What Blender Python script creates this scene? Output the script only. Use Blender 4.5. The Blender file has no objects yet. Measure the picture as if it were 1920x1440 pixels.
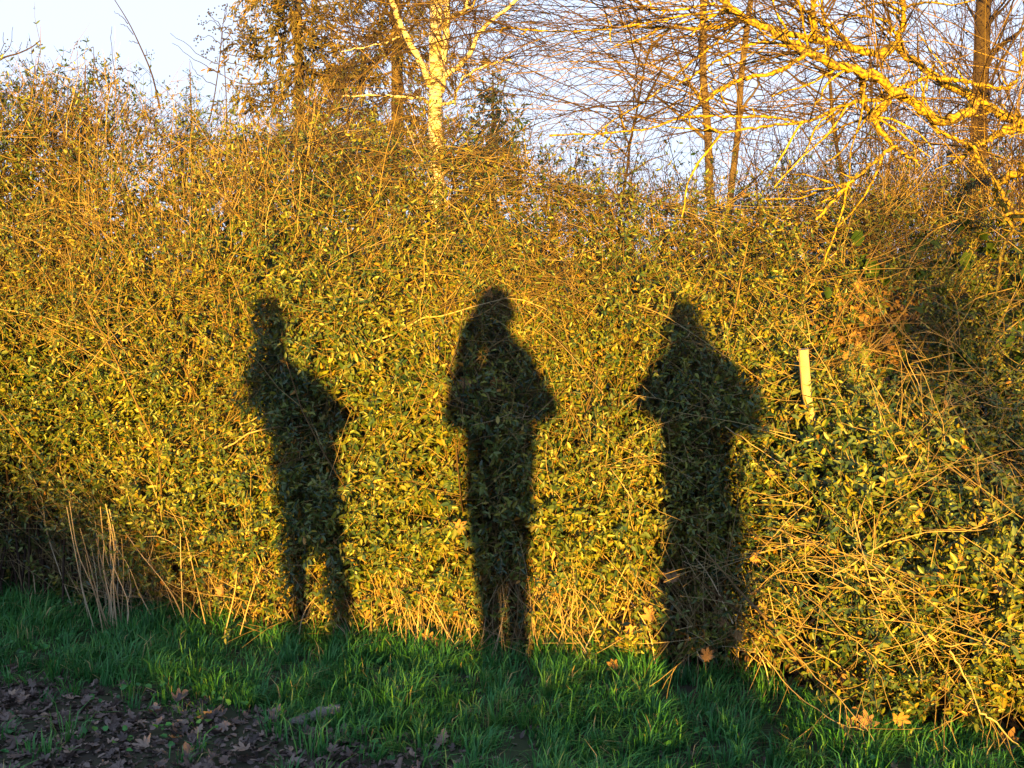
import bpy, bmesh, math, random
import numpy as np
from mathutils import Vector, Matrix
rng = np.random.default_rng(7)
random.seed(7)
C = bpy.context.scene.collection
sc = bpy.context.scene

# ------------------------------------------------------------------ camera, sky, sun, exposure
F = 2240.0                      # focal length in pixels of the 1920 px wide photograph
CAM = np.array([0.0, 0.0, 1.6])
PITCH = math.atan(237.0 / F)
cd = bpy.data.cameras.new('camera'); cam = bpy.data.objects.new('camera', cd); C.objects.link(cam)
cam.location = CAM; cam.rotation_euler = (math.pi/2 - PITCH, 0, 0)
cd.sensor_width = 36; cd.lens = F/1920*36; cd.clip_end = 2000; cd.clip_start = 0.05
sc.camera = cam

def P(px, py, Y):
    """point at depth Y (metres along +Y) that the photograph shows at px, py"""
    a, b = (px-960)/F, (720-py)/F
    c, s = math.cos(PITCH), math.sin(PITCH)
    d = np.array([a, c + b*s, b*c - s])
    return CAM + d*(Y/d[1])

SUN_DIR = P(926, 588, 1.0) - CAM; SUN_DIR /= np.linalg.norm(SUN_DIR)     # the way the light travels
SUN_EL = math.asin(-SUN_DIR[2])
world = bpy.data.worlds.new('World'); sc.world = world; world.use_nodes = True
wn = world.node_tree.nodes; wl = world.node_tree.links
bg = wn['Background']; sky = wn.new('ShaderNodeTexSky'); sky.sky_type = 'NISHITA'; sky.sun_disc = False
sky.sun_elevation = SUN_EL; sky.sun_rotation = math.atan2(-SUN_DIR[0], -SUN_DIR[1])
sky.air_density = 1.0; sky.dust_density = 0.1; sky.ozone_density = 3.0
mixw = wn.new('ShaderNodeMix'); mixw.data_type = 'RGBA'
# haze veil: full towards the horizon, thinner overhead
tcw = wn.new('ShaderNodeTexCoord'); spw = wn.new('ShaderNodeSeparateXYZ'); mrw = wn.new('ShaderNodeMapRange'); mrw.interpolation_type = 'SMOOTHSTEP'
wl.new(tcw.outputs['Generated'], spw.inputs[0]); wl.new(spw.outputs['Z'], mrw.inputs['Value'])
mrw.inputs['From Min'].default_value = 0.15; mrw.inputs['From Max'].default_value = 0.8; mrw.inputs['To Min'].default_value = 0.94; mrw.inputs['To Max'].default_value = 0.55
wl.new(mrw.outputs[0], mixw.inputs['Factor'])
mixw.inputs['B'].default_value = (2.05, 2.40, 3.1, 1)      # thin high cloud sheet that whitens the whole sky
wl.new(sky.outputs[0], mixw.inputs['A']); wl.new(mixw.outputs['Result'], bg.inputs['Color'])
bg.inputs['Strength'].default_value = 0.085
sl = bpy.data.lights.new('sun', 'SUN'); sl.energy = 5.0; sl.angle = math.radians(0.5); sl.color = (1.0, 0.525, 0.045)
so = bpy.data.objects.new('sun', sl); C.objects.link(so); so.location = (0, -20, 6)
so.rotation_euler = Vector(SUN_DIR).to_track_quat('-Z', 'Y').to_euler()
sc.view_settings.view_transform = 'Standard'; sc.view_settings.look = 'None'
sc.view_settings.gamma = 1; sc.view_settings.use_curve_mapping = False
sc.view_settings.exposure = 2.5
sc.cycles.max_bounces = 6; sc.cycles.diffuse_bounces = 1; sc.cycles.transmission_bounces = 3

# ------------------------------------------------------------------ tagging
def tag(o, label=None, cat=None, group=None, kind=None):
    if label: o['label'] = label
    if cat: o['category'] = cat
    if group: o['group'] = group
    if kind: o['kind'] = kind
    return o
def empty(name, loc, label, cat, group=None, kind=None):
    o = bpy.data.objects.new(name, None); C.objects.link(o); o.location = Vector(loc); o.empty_display_size = .1
    return tag(o, label, cat, group, kind)

# ------------------------------------------------------------------ numpy mesh building
def nrm(v): return v/np.maximum(np.linalg.norm(v, axis=-1, keepdims=True), 1e-9)
class MB:
    """collects vertices, faces, one tint number per vertex; builds one mesh object"""
    def __init__(s): s.v=[]; s.t=[]; s.q=[]; s.tr=[]; s.mi_q=[]; s.mi_t=[]; s.n=0
    def add(s, v, quads=None, tris=None, tint=None, mat=0):
        v = np.asarray(v, dtype=np.float32).reshape(-1,3)
        if tint is None: tint = np.zeros(len(v))
        s.v.append(v); s.t.append(np.broadcast_to(np.asarray(tint, dtype=np.float32).ravel(), (len(v),)))
        if quads is not None and len(quads): s.q.append(np.asarray(quads).reshape(-1,4)+s.n); s.mi_q.append(np.full(len(s.q[-1]), mat))
        if tris is not None and len(tris): s.tr.append(np.asarray(tris).reshape(-1,3)+s.n); s.mi_t.append(np.full(len(s.tr[-1]), mat))
        s.n += len(v)
    def mesh(s, name, mats, origin=(0,0,0), smooth=False):
        me = bpy.data.meshes.new(name)
        v = np.concatenate(s.v) - np.asarray(origin, dtype=np.float32)
        q = np.concatenate(s.q) if s.q else np.zeros((0,4), int); t = np.concatenate(s.tr) if s.tr else np.zeros((0,3), int)
        loops = np.concatenate([q.ravel(), t.ravel()]).astype(np.int32)
        nq, nt = len(q), len(t)
        me.vertices.add(len(v)); me.vertices.foreach_set('co', v.ravel().astype(np.float32))
        me.loops.add(len(loops)); me.loops.foreach_set('vertex_index', loops)
        me.polygons.add(nq+nt)
        ls = np.concatenate([np.arange(nq)*4, nq*4+np.arange(nt)*3]).astype(np.int32)
        me.polygons.foreach_set('loop_start', ls)
        mi = np.concatenate(s.mi_q+s.mi_t).astype(np.int32)
        me.polygons.foreach_set('material_index', mi)
        if smooth: me.polygons.foreach_set('use_smooth', np.ones(nq+nt, dtype=bool))
        a = me.attributes.new('tint', 'FLOAT', 'POINT'); a.data.foreach_set('value', np.concatenate(s.t).astype(np.float32))
        for m in (mats if isinstance(mats, (list,tuple)) else [mats]): me.materials.append(m)
        me.update(calc_edges=True); return me
    def build(s, name, mats, parent=None, origin=(0,0,0), smooth=False, label=None, cat=None, group=None, kind=None):
        """origin is where the object's own origin stands in the world"""
        me = s.mesh(name, mats, origin, smooth)
        o = bpy.data.objects.new(name, me); C.objects.link(o)
        if parent is not None:
            o.parent = parent; o.location = Vector(np.asarray(origin, float)) - parent.location
        else: o.location = Vector(np.asarray(origin, float))
        return tag(o, label, cat, group, kind)

def tubes(mb, paths, radii, sides=3, tint=None, mat=0, lump=0.0):
    """paths (N,K,3), radii (N,K)"""
    paths = np.asarray(paths, float); radii = np.asarray(radii, float)
    if paths.ndim == 2: paths = paths[None]; radii = radii[None]
    N, K, _ = paths.shape
    if N == 0: return
    t = nrm(np.gradient(paths, axis=1))
    ref = np.zeros((N,1,3)); mean = nrm(paths[:,-1]-paths[:,0]); ref[:,0,:] = np.where(np.abs(mean[:,2:3])>.8, [[1.,0.1,0]], [[0.1,0,1.]])
    u = nrm(np.cross(t, ref)); w = np.cross(t, u)
    ang = np.arange(sides)/sides*2*math.pi
    rr = radii[:,:,None,None]*np.ones((1,1,sides,1))
    if lump: rr = rr*(1+lump*rng.normal(size=(N,K,sides,1)))
    v = paths[:,:,None,:] + rr*(u[:,:,None,:]*np.cos(ang)[None,None,:,None] + w[:,:,None,:]*np.sin(ang)[None,None,:,None])
    i = np.arange(N)[:,None,None]*K*sides; k = np.arange(K-1)[None,:,None]*sides; j = np.arange(sides)[None,None,:]; j2 = (j+1)%sides
    q = np.stack(np.broadcast_arrays(i+k+j, i+k+j2, i+k+sides+j2, i+k+sides+j), axis=-1).reshape(-1,4)
    tn = None if tint is None else np.repeat(np.asarray(tint, float), K*sides)
    mb.add(v, quads=q, tint=tn, mat=mat)

def leaves(mb, pos, d, n, L, W, tint, fold=0.35, curl=0.15, mat=0):
    """hexagonal leaves, two quads folded along the midrib"""
    M = len(pos); d = nrm(d); s = nrm(np.cross(d, n)); n = np.cross(s, d)
    L = np.broadcast_to(L, (M,))[:,None]; W = np.broadcast_to(W, (M,))[:,None]; f = np.broadcast_to(fold, (M,))[:,None]; c = np.broadcast_to(curl, (M,))[:,None]
    base = pos; tip = pos + d*L - n*L*c
    l1 = pos + d*L*.30 + s*W*.5 + n*W*f*.5; r1 = pos + d*L*.30 - s*W*.5 + n*W*f*.5
    l2 = pos + d*L*.68 + s*W*.42 + n*(W*f*.42-L*c*.35); r2 = pos + d*L*.68 - s*W*.42 + n*(W*f*.42-L*c*.35)
    v = np.stack([base,l1,l2,tip,r2,r1], axis=1)
    i = (np.arange(M)*6)[:,None]
    q = np.concatenate([i+np.array([[0,3,2,1]]), i+np.array([[0,5,4,3]])])
    mb.add(v, quads=q, tint=np.repeat(tint, 6), mat=mat)

def rand_dir(N): return nrm(rng.normal(size=(N,3)))
def grow(p0, d0, L, K=5, wob=0.25, bend=(0,0,0)):
    """paths from p0 along d0, length L, with wobble and a constant bend"""
    N = len(p0); out = np.empty((N,K,3)); out[:,0] = p0; d = nrm(d0); st = (np.asarray(L)/(K-1)).reshape(-1,1)*np.ones((N,1)); b = np.asarray(bend, float)
    for k in range(1,K):
        out[:,k] = out[:,k-1] + d*st
        d = nrm(d + rng.normal(size=(N,3))*wob + b)
    return out
def taper(N, K, r0, r1):
    t = np.linspace(0,1,K)[None]; r0 = np.broadcast_to(r0,(N,))[:,None]; r1 = np.broadcast_to(r1,(N,))[:,None]
    return r0*(1-t)+r1*t
def spawn(paths, n, lo=.2, hi=1.0, spread=.8, bias=(0,0,0), L=(.2,.5), K=5, wob=.15, bend=(0,0,0), plen=None):
    """n children in all, spread over the parent paths"""
    N, KK, _ = paths.shape
    seg = np.linalg.norm(np.diff(paths, axis=1), axis=2).sum(1); w = seg/seg.sum()
    i = rng.choice(N, n, p=w); t = rng.uniform(lo, hi, n)*(KK-1); k = np.minimum(t.astype(int), KK-2); f = (t-k)[:,None]
    p0 = paths[i,k]*(1-f) + paths[i,k+1]*f; tan = nrm(paths[i,k+1]-paths[i,k])
    side = nrm(np.cross(tan, rand_dir(n)))
    d = nrm(tan*(1-spread*.6) + side*spread + np.asarray(bias, float))
    return grow(p0, d, rng.uniform(L[0], L[1], n), K, wob, bend)
def poly(pts, n):
    """resample a polyline smoothly (Catmull-Rom) to n points"""
    p = np.asarray(pts, float)
    q = np.vstack([2*p[0]-p[1], p, 2*p[-1]-p[-2]])
    out = []
    T = np.linspace(0, len(p)-1, n)
    for t in T:
        k = min(int(t), len(p)-2); f = t-k; a,b,c,d = q[k],q[k+1],q[k+2],q[k+3]
        out.append(.5*((2*b)+(-a+c)*f+(2*a-5*b+4*c-d)*f*f+(-a+3*b-3*c+d)*f**3))
    return np.array(out)
def sm(x, a, b):
    t = np.clip((x-a)/(b-a), 0, 1); return t*t*(3-2*t)
def wave(x, y, s=1.0, seed=0):
    """smooth noise, about -1..1"""
    r = np.random.default_rng(seed+100); o = 0
    for i in range(7):
        a = r.uniform(0, 2*math.pi); f = (1.0+i*.7)/s; ph = r.uniform(0, 6.28)
        o = o + np.sin((np.cos(a)*x+np.sin(a)*y)*f*2+ph)/(1+i*.45)
    return o/2.6

# ------------------------------------------------------------------ materials
def ramp_mat(name, stops, rough=.6, spec=.4, transl=0.0, noise=None, bump=None, sheen=None):
    """colour from the 'tint' attribute through a ramp; optional noise that shifts it, optional translucency"""
    m = bpy.data.materials.new(name); m.use_nodes = True; nt = m.node_tree; N = nt.nodes; Lk = nt.links
    b = N['Principled BSDF']; b.inputs['Roughness'].default_value = rough; b.inputs['Specular IOR Level'].default_value = spec
    at = N.new('ShaderNodeAttribute'); at.attribute_name = 'tint'; fac = at.outputs['Fac']
    if noise:
        tc = N.new('ShaderNodeTexCoord'); mp = N.new('ShaderNodeMapping'); mp.inputs['Scale'].default_value = noise[0]
        nz = N.new('ShaderNodeTexNoise'); nz.inputs['Scale'].default_value = 1; nz.inputs['Detail'].default_value = 4
        Lk.new(tc.outputs['Object'], mp.inputs[0]); Lk.new(mp.outputs[0], nz.inputs['Vector'])
        ma = N.new('ShaderNodeMath'); ma.operation = 'MULTIPLY_ADD'; ma.inputs[1].default_value = noise[1]; ma.inputs[2].default_value = -noise[1]*.5
        Lk.new(nz.outputs['Fac'], ma.inputs[0]); ad = N.new('ShaderNodeMath'); ad.operation = 'ADD'; ad.use_clamp = True
        Lk.new(ma.outputs[0], ad.inputs[0]); Lk.new(fac, ad.inputs[1]); fac = ad.outputs[0]
        if bump:
            bp = N.new('ShaderNodeBump'); bp.inputs['Strength'].default_value = bump; bp.inputs['Distance'].default_value = .01
            Lk.new(nz.outputs['Fac'], bp.inputs['Height']); Lk.new(bp.outputs[0], b.inputs['Normal'])
    r = N.new('ShaderNodeValToRGB'); e = r.color_ramp.elements
    while len(e) < len(stops): e.new(.5)
    for k, (p, c) in enumerate(stops): e[k].position = p; e[k].color = (*c, 1)
    Lk.new(fac, r.inputs[0]); Lk.new(r.outputs[0], b.inputs['Base Color'])
    if transl:
        tr = N.new('ShaderNodeBsdfTranslucent'); Lk.new(r.outputs[0], tr.inputs[0]); mx = N.new('ShaderNodeMixShader'); mx.inputs[0].default_value = transl
        Lk.new(b.outputs[0], mx.inputs[1]); Lk.new(tr.outputs[0], mx.inputs[2]); Lk.new(mx.outputs[0], N['Material Output'].inputs[0])
    return m
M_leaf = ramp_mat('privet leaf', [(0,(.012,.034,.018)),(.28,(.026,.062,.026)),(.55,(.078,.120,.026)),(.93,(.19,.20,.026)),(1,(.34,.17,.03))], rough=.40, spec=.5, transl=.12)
M_twig = ramp_mat('privet twig bark', [(0,(.05,.035,.028)),(.35,(.13,.09,.045)),(.7,(.26,.195,.085)),(1,(.38,.31,.19))], rough=.75, spec=.2)
M_berry = ramp_mat('black berry skin', [(0,(.006,.006,.012)),(1,(.02,.015,.03))], rough=.35, spec=.5)
M_dead = ramp_mat('dead brown leaf', [(0,(.05,.032,.024)),(.5,(.14,.085,.06)),(.8,(.24,.15,.09)),(1,(.34,.2,.08))], rough=.7, spec=.25, transl=.15, noise=((40,40,40),.35))
M_litter = ramp_mat('weathered fallen leaf', [(0,(.035,.028,.03)),(.5,(.10,.078,.075)),(.8,(.17,.135,.125)),(1,(.30,.22,.15))], rough=.55, spec=.35, noise=((60,60,60),.4))
M_grass = ramp_mat('grass blade', [(0,(.012,.06,.022)),(.5,(.040,.20,.052)),(.85,(.10,.28,.05)),(1,(.36,.30,.14))], rough=.5, spec=.35, transl=.25)
M_straw = ramp_mat('dry straw', [(0,(.17,.12,.07)),(.6,(.34,.26,.16)),(1,(.5,.42,.30))], rough=.7, spec=.2)
M_lichen = ramp_mat('lichen crusted bark', [(0,(.05,.04,.03)),(.36,(.10,.075,.045)),(.44,(.25,.18,.03)),(.62,(.36,.26,.035)),(1,(.54,.42,.08))], rough=.95, spec=.05, noise=((75,75,75),1.5), bump=1.0)
M_btwig = ramp_mat('brown twig', [(0,(.02,.014,.013)),(.6,(.046,.029,.021)),(1,(.24,.17,.05))], rough=.75, spec=.2, noise=((25,25,25),.3))
M_bark = ramp_mat('grey brown bark', [(0,(.03,.022,.018)),(.5,(.085,.062,.045)),(1,(.19,.16,.08))], rough=.9, spec=.1, noise=((18,18,5),.7), bump=.8)
M_spruce = ramp_mat('spruce needles', [(0,(.012,.02,.02)),(.5,(.075,.068,.024)),(1,(.19,.13,.045))], rough=.6, spec=.25)
M_blue = ramp_mat('blue spruce needles', [(0,(.01,.03,.035)),(1,(.03,.06,.06))], rough=.6, spec=.25)
M_bramble = ramp_mat('bramble leaf', [(0,(.02,.055,.018)),(.6,(.05,.09,.022)),(1,(.15,.15,.03))], rough=.45, spec=.4, transl=.12, noise=((60,60,60),.3))
M_stake = ramp_mat('barked stake wood', [(0,(.16,.11,.07)),(.5,(.38,.29,.19)),(1,(.52,.42,.29))], rough=.8, spec=.15, noise=((50,50,12),.9), bump=.5)
M_greywood = ramp_mat('grey rotten wood', [(0,(.05,.045,.045)),(.5,(.16,.15,.15)),(1,(.3,.28,.27))], rough=.8, spec=.2, noise=((18,90,90),.9), bump=.9)

def birch_mat():
    m = bpy.data.materials.new('white birch bark'); m.use_nodes = True; N = m.node_tree.nodes; Lk = m.node_tree.links; b = N['Principled BSDF']
    b.inputs['Roughness'].default_value = .65; b.inputs['Specular IOR Level'].default_value = .25
    tc = N.new('ShaderNodeTexCoord'); mp = N.new('ShaderNodeMapping'); mp.inputs['Scale'].default_value = (5,5,26)
    n1 = N.new('ShaderNodeTexNoise'); n1.inputs['Scale'].default_value = 1; n1.inputs['Detail'].default_value = 3
    Lk.new(tc.outputs['Object'], mp.inputs[0]); Lk.new(mp.outputs[0], n1.inputs['Vector'])
    r1 = N.new('ShaderNodeValToRGB'); r1.color_ramp.elements[0].position=.34; r1.color_ramp.elements[0].color=(.05,.035,.03,1)
    r1.color_ramp.elements[1].position=.47; r1.color_ramp.elements[1].color=(.56,.50,.46,1); Lk.new(n1.outputs['Fac'], r1.inputs[0])
    n2 = N.new('ShaderNodeTexNoise'); n2.inputs['Scale'].default_value = 4; n2.inputs['Detail'].default_value = 5; Lk.new(tc.outputs['Object'], n2.inputs['Vector'])
    r2 = N.new('ShaderNodeValToRGB'); r2.color_ramp.elements[0].position=.52; r2.color_ramp.elements[0].color=(0,0,0,1); r2.color_ramp.elements[1].position=.62; r2.color_ramp.elements[1].color=(1,1,1,1)
    Lk.new(n2.outputs['Fac'], r2.inputs[0]); mx = N.new('ShaderNodeMix'); mx.data_type='RGBA'; mx.inputs['B'].default_value=(.30,.25,.08,1)
    ml = N.new('ShaderNodeMath'); ml.operation='MULTIPLY'; ml.inputs[1].default_value=.7; Lk.new(r2.outputs[0], ml.inputs[0]); Lk.new(ml.outputs[0], mx.inputs['Factor'])
    Lk.new(r1.outputs[0], mx.inputs['A']); Lk.new(mx.outputs['Result'], b.inputs['Base Color'])
    bp = N.new('ShaderNodeBump'); bp.inputs['Strength'].default_value=.4; Lk.new(n1.outputs['Fac'], bp.inputs['Height']); Lk.new(bp.outputs[0], b.inputs['Normal'])
    return m
M_birch = birch_mat()
def ground_mat():
    m = bpy.data.materials.new('grassy soil'); m.use_nodes = True; N = m.node_tree.nodes; Lk = m.node_tree.links; b = N['Principled BSDF']; b.inputs['Roughness'].default_value = .95
    tc = N.new('ShaderNodeTexCoord'); n1 = N.new('ShaderNodeTexNoise'); n1.inputs['Scale'].default_value = 2.5; n1.inputs['Detail'].default_value = 8; Lk.new(tc.outputs['Object'], n1.inputs['Vector'])
    r = N.new('ShaderNodeValToRGB'); e = r.color_ramp.elements; e[0].position=.35; e[0].color=(.018,.016,.012,1); e[1].position=.65; e[1].color=(.022,.04,.014,1)
    Lk.new(n1.outputs['Fac'], r.inputs[0]); Lk.new(r.outputs[0], b.inputs['Base Color'])
    bp = N.new('ShaderNodeBump'); bp.inputs['Strength'].default_value=.8; bp.inputs['Distance'].default_value=.03; Lk.new(n1.outputs['Fac'], bp.inputs['Height']); Lk.new(bp.outputs[0], b.inputs['Normal'])
    return m
M_ground = ground_mat()

# ------------------------------------------------------------------ ground: level verge, and an unseen rise added behind the camera to shade the grass
TAN = math.tan(SUN_EL)
def gz(x, y):
    base = wave(x, y, 1.6, 3)*.018*sm(y, -3, 0)
    crest_h = (4.7+13)*TAN + .035 + .38*sm(-x, .95, 2.0) - .10*sm(x, .5, 1.2) + wave(x, x*0, .8, 8)*.03  # crest follows the sun height, raised at left to shade the hedge foot
    shade_rise = crest_h*sm(-y, 8.0, 13.0)
    far = .0*y
    return base + shade_rise + far
def ground():
    xs = np.unique(np.concatenate([np.linspace(-900,-12,14), np.linspace(-12,12,121), np.linspace(12,900,14)]))
    ys = np.unique(np.concatenate([np.linspace(-400,-16,10), np.linspace(-16,9,126), np.linspace(9,60,18), np.linspace(60,1400,12)]))
    X, Y = np.meshgrid(xs, ys); Z = gz(X, Y)
    nx, ny = len(xs), len(ys); i = np.arange(ny-1)[:,None]*nx + np.arange(nx-1)[None]
    q = np.stack([i, i+1, i+nx+1, i+nx], -1).reshape(-1,4)
    mb = MB(); mb.add(np.stack([X,Y,Z],-1), quads=q); mb.build('ground', M_ground, smooth=True, kind='structure')
ground()

# ------------------------------------------------------------------ the hedge's shape
BX = np.array([-3.6,-2.4,-2.0,-1.5,-.75,-.1,.6,.90,1.15,1.7,3.6])
BY = np.array([5.7,5.6,5.4,5.1,4.85,4.72,4.62,4.50,4.05,3.85,3.6])
TX = np.array([-3.6,-2.3,-1.9,-1.5,-1.1,-.75,-.35,0,.4,.9,1.4,2.,3.6])
TZ = np.array([2.2,2.16,2.12,2.08,2.10,2.06,2.02,1.96,1.86,1.78,1.82,1.82,1.85])
def front(x, z):
    """depth of the hedge's leafy face"""
    base = np.interp(x, BX, BY)
    plain = np.interp(x, BX, np.array([5.3,5.2,5.1,4.95,4.8,4.75,4.75,4.8,4.85,4.95,5.0]))
    y = base + (plain-base)*sm(z, .45, 1.35)
    y = y + .22*sm(z, 1.5, 2.2) + .11*wave(x, z, .55, 1) + .07*wave(x, z, .2, 2)
    y = y + .55*np.exp(-(((x-1.68)/.30)**2 + ((z-1.20)/.16)**2)) + .3*np.exp(-(((x-2.0)/.3)**2 + ((z-1.55)/.2)**2))
    y = y - .08*sm(z, .0, .5)*(1-sm(z, .5, 1.0)) * (1-sm(x,.5,.9))
    return y
def top(x): return np.interp(x, TX, TZ) + .05*wave(x, x*0, .25, 5)

# the hedge: shoots with opposite leaves
HO = (0.3, 4.9, 0)
hedge = empty('privet_hedge', HO, 'long overgrown green privet hedge carrying the three human shadows', 'hedge')
BO = (1.55, 4.1, 0)
bush = empty('privet_bush', BO, 'open privet bush bulging forward at the right with sunlit leaves down to the grass', 'bush')

def make_shoots(n, x0, x1, depth, leafscale=1.0, zlo=.04, mode='hedge'):
    x = rng.uniform(x0, x1, n); tz = top(x)
    z = zlo + (tz-zlo)*rng.uniform(0, 1.0, n)**.95
    dy = depth[0] + (depth[1]-depth[0])*rng.uniform(0,1,n)**1.5
    y = front(x, z) + dy
    # how leafy: fewer leaves near the top and at the foot, fewer in the dark hollow
    k = rng.uniform(0,1,n)
    leafy = 1 - .58*sm(z, tz-.75, tz-.15) - .55*(1-sm(z, .12, .42))*(1-sm(x,.6,.9))
    leafy -= .75*np.exp(-(((x-1.68)/.25)**2+((z-1.2)/.15)**2))
    leafy = leafy*(1-.30*sm(wave(x,z,.5,31), .25, .9))
    keep = k < np.clip(leafy, .1, 1)
    x,y,z,dy = x[keep],y[keep],z[keep],dy[keep]; n = len(x)
    flow = np.stack([.9*wave(x,z,.9,11), -0.75+0*x, .55+.5*wave(x,z,.7,12)], -1)
    d = nrm(flow + rng.normal(size=(n,3))*.55)
    L = rng.uniform(.08,.24,n)
    K = 5
    pth = grow(np.stack([x,y,z],-1), d, L, K, .16, (0,-.03,.05))
    return pth, L, dy
def leaf_up(mb, pth, L, spacing, ls, wr=.38, tintoff=0.0, start=.12, vary=False):
    """pairs of leaves along each path"""
    N, K, _ = pth.shape; pos=[]; dd=[]; nn=[]; ln=[]; tt=[]
    shoot_t = rng.normal(size=N)*.13
    q0 = pth[:,0]; shoot_t = shoot_t + .13*wave(q0[:,0], q0[:,2], .35, 61)
    lsz = ls*(1-.30*sm(q0[:,2],.7,1.7))*(1-.10*sm(-q0[:,0],.5,2))*(1+.18*wave(q0[:,0],q0[:,2],.5,62)) if vary else np.full(N, ls)
    mx = int(np.ceil(L.max()/spacing))+1
    az0 = rng.uniform(0, 6.28, N)
    for j in range(mx):
        t = start + j*spacing/L; ok = t < 1.0
        if not ok.any(): break
        tt_ = t[ok]*(K-1); k = np.minimum(tt_.astype(int), K-2); f = (tt_-k)[:,None]
        a = pth[ok,:][np.arange(ok.sum()),k]; b = pth[ok,:][np.arange(ok.sum()),k+1]
        p = a*(1-f)+b*f; tan = nrm(b-a); ref = rand_dir(1); u = nrm(np.cross(tan, np.array([[.2,.3,1.]]))); w = np.cross(tan,u)
        az = az0[ok] + j*math.pi/2 + rng.normal(size=ok.sum())*.3
        for s in (0, math.pi):
            keep = rng.uniform(size=ok.sum()) < .88
            sd = (u*np.cos(az+s)[:,None] + w*np.sin(az+s)[:,None])[keep]
            d = nrm(sd*.8 + tan[keep]*.65 + rng.normal(size=sd.shape)*.22 + np.array([[0,-.10,-.05]]))
            n = nrm(np.array([[0.05,-.55,.75]]) + tan[keep]*.5 + rng.normal(size=sd.shape)*.8)
            pos.append(p[keep]); dd.append(d); nn.append(n)
            ln.append(lsz[ok][keep]*rng.uniform(.6,1.25,keep.sum())*(1-.25*t[ok][keep])); tt.append(shoot_t[ok][keep])
    pos=np.concatenate(pos); dd=np.concatenate(dd); nn=np.concatenate(nn); ln=np.concatenate(ln); tt=np.concatenate(tt)
    M=len(pos)
    ti = np.clip(.52+tt+rng.normal(size=M)*.21+tintoff, 0, .95)
    ye = rng.uniform(size=M); ti[ye<.012] = 1.0
    leaves(mb, pos, dd, nn, ln, ln*wr*rng.uniform(.8,1.15,M), ti, fold=rng.uniform(.1,.6,M), curl=rng.uniform(-.05,.3,M))
    return pos

XS = .96        # left of this the shoots belong to the hedge, right of it the lower ones to the bush
fol_h, twg_h, fol_b, twg_b, ber = MB(), MB(), MB(), MB(), MB()
def is_bush(p): return (p[:,0] > XS + .10*np.sin(p[:,2]*9)) & (p[:,2] < 1.12)
pth, L, dy = make_shoots(24500, -2.72, 2.72, (-.10,.42))
b = is_bush(pth[:,0])
for sel, fm, tm, ls in ((~b, fol_h, twg_h, .036), (b, fol_b, twg_b, .038)):
    p_, L_ = pth[sel], L[sel]
    leaf_up(fm, p_, L_, .024, ls, vary=True)
    tubes(tm, p_[:,::2], taper(len(p_), 3, .0014, .0007), 3, tint=np.clip(rng.normal(.55,.2,len(p_)),0,1))
# the inner layers: larger, darker, fewer
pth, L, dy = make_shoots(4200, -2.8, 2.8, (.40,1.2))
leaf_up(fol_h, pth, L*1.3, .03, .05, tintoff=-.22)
# bare twigs: arching fans of grey-tan wood that lie on the face
def twig_field(n, x0, x1, zr, ln, r, K=7, out=(-.12,.22), dirfun=None, wob=.10, bend=(0,0,-.02)):
    x = rng.uniform(x0,x1,n); z = rng.uniform(zr[0],zr[1],n); z = np.minimum(z, top(x)-.02)
    y = front(x,z) + rng.uniform(out[0],out[1],n)
    d = dirfun(x,z) + rng.normal(size=(n,3))*np.array([.45,.25,.45])
    Ls = rng.uniform(ln[0],ln[1],n)
    return grow(np.stack([x,y,z],-1), d, Ls, K, wob, bend)
def flow_main(x, z):
    a = 2.0*wave(x, z, .8, 21) + .4           # direction angle in the plane of the face
    return np.stack([np.cos(a), -.18+0*x, np.sin(a)*.8+.12], -1)
def flow_right(x, z):
    s = np.where(wave(x,z,.3,23)>0, 1, -1)
    return np.stack([-.8*np.ones_like(x), -.35+0*x, .55*s+.15], -1)
def up_flow(x, z): return np.stack([.35*wave(x,z,.5,25), -.05+0*x, 1+0*x], -1)
f1 = twig_field(2300, -2.75, 2.75, (.1,2.2), (.14,.5), .0013, K=6, dirfun=flow_main, out=(-.14,.16))
f2 = twig_field(2000, -2.75, 2.75, (1.35,2.3), (.15,.45), .0013, K=6, dirfun=flow_main, out=(-.12,.3), wob=.16)
f2 = f2[(f2[:,0,0]<.6)|(rng.uniform(size=len(f2))<.35)]
f3 = twig_field(230, .9, 2.9, (.15,1.15), (.25,.7), .0016, dirfun=flow_right, out=(-.16,.1))
f4 = twig_field(1300, -2.75, .95, (.0,.25), (.2,.55), .0013, dirfun=up_flow, out=(-.06,.3))
fs = spawn(np.concatenate([f1,f2]), 5500, spread=.75, L=(.05,.18), K=3, wob=.12)
fsb = spawn(f3, 1300, spread=.7, L=(.06,.2), K=4, wob=.12)
fsp = spawn(f2, 2600, .2, 1, spread=.8, L=(.05,.2), K=4, wob=.15, bias=(0,0,.3))
for arr, r0, r1, mb_, tm in ((f1,.0013,.0007,twg_h,.6),(f2,.0014,.0007,twg_h,.30),(f4,.0019,.001,twg_h,.75),(fs,.0011,.0006,twg_h,.6),(fsp,.0011,.0006,twg_h,.32),(f3,.0017,.0009,twg_b,.7),(fsb,.0012,.0007,twg_b,.65)):
    N,K,_ = arr.shape
    tubes(mb_, arr, taper(N,K,r0*rng.uniform(.7,1.5,N),r1), 3, tint=np.clip(rng.normal(tm,.18,N),0,1))
# sparse leaves on the bare twigs near the top
pp = fsp[:1500]; leaf_up(fol_h, pp, np.full(len(pp),.12), .04, .028, start=.5)
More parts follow.
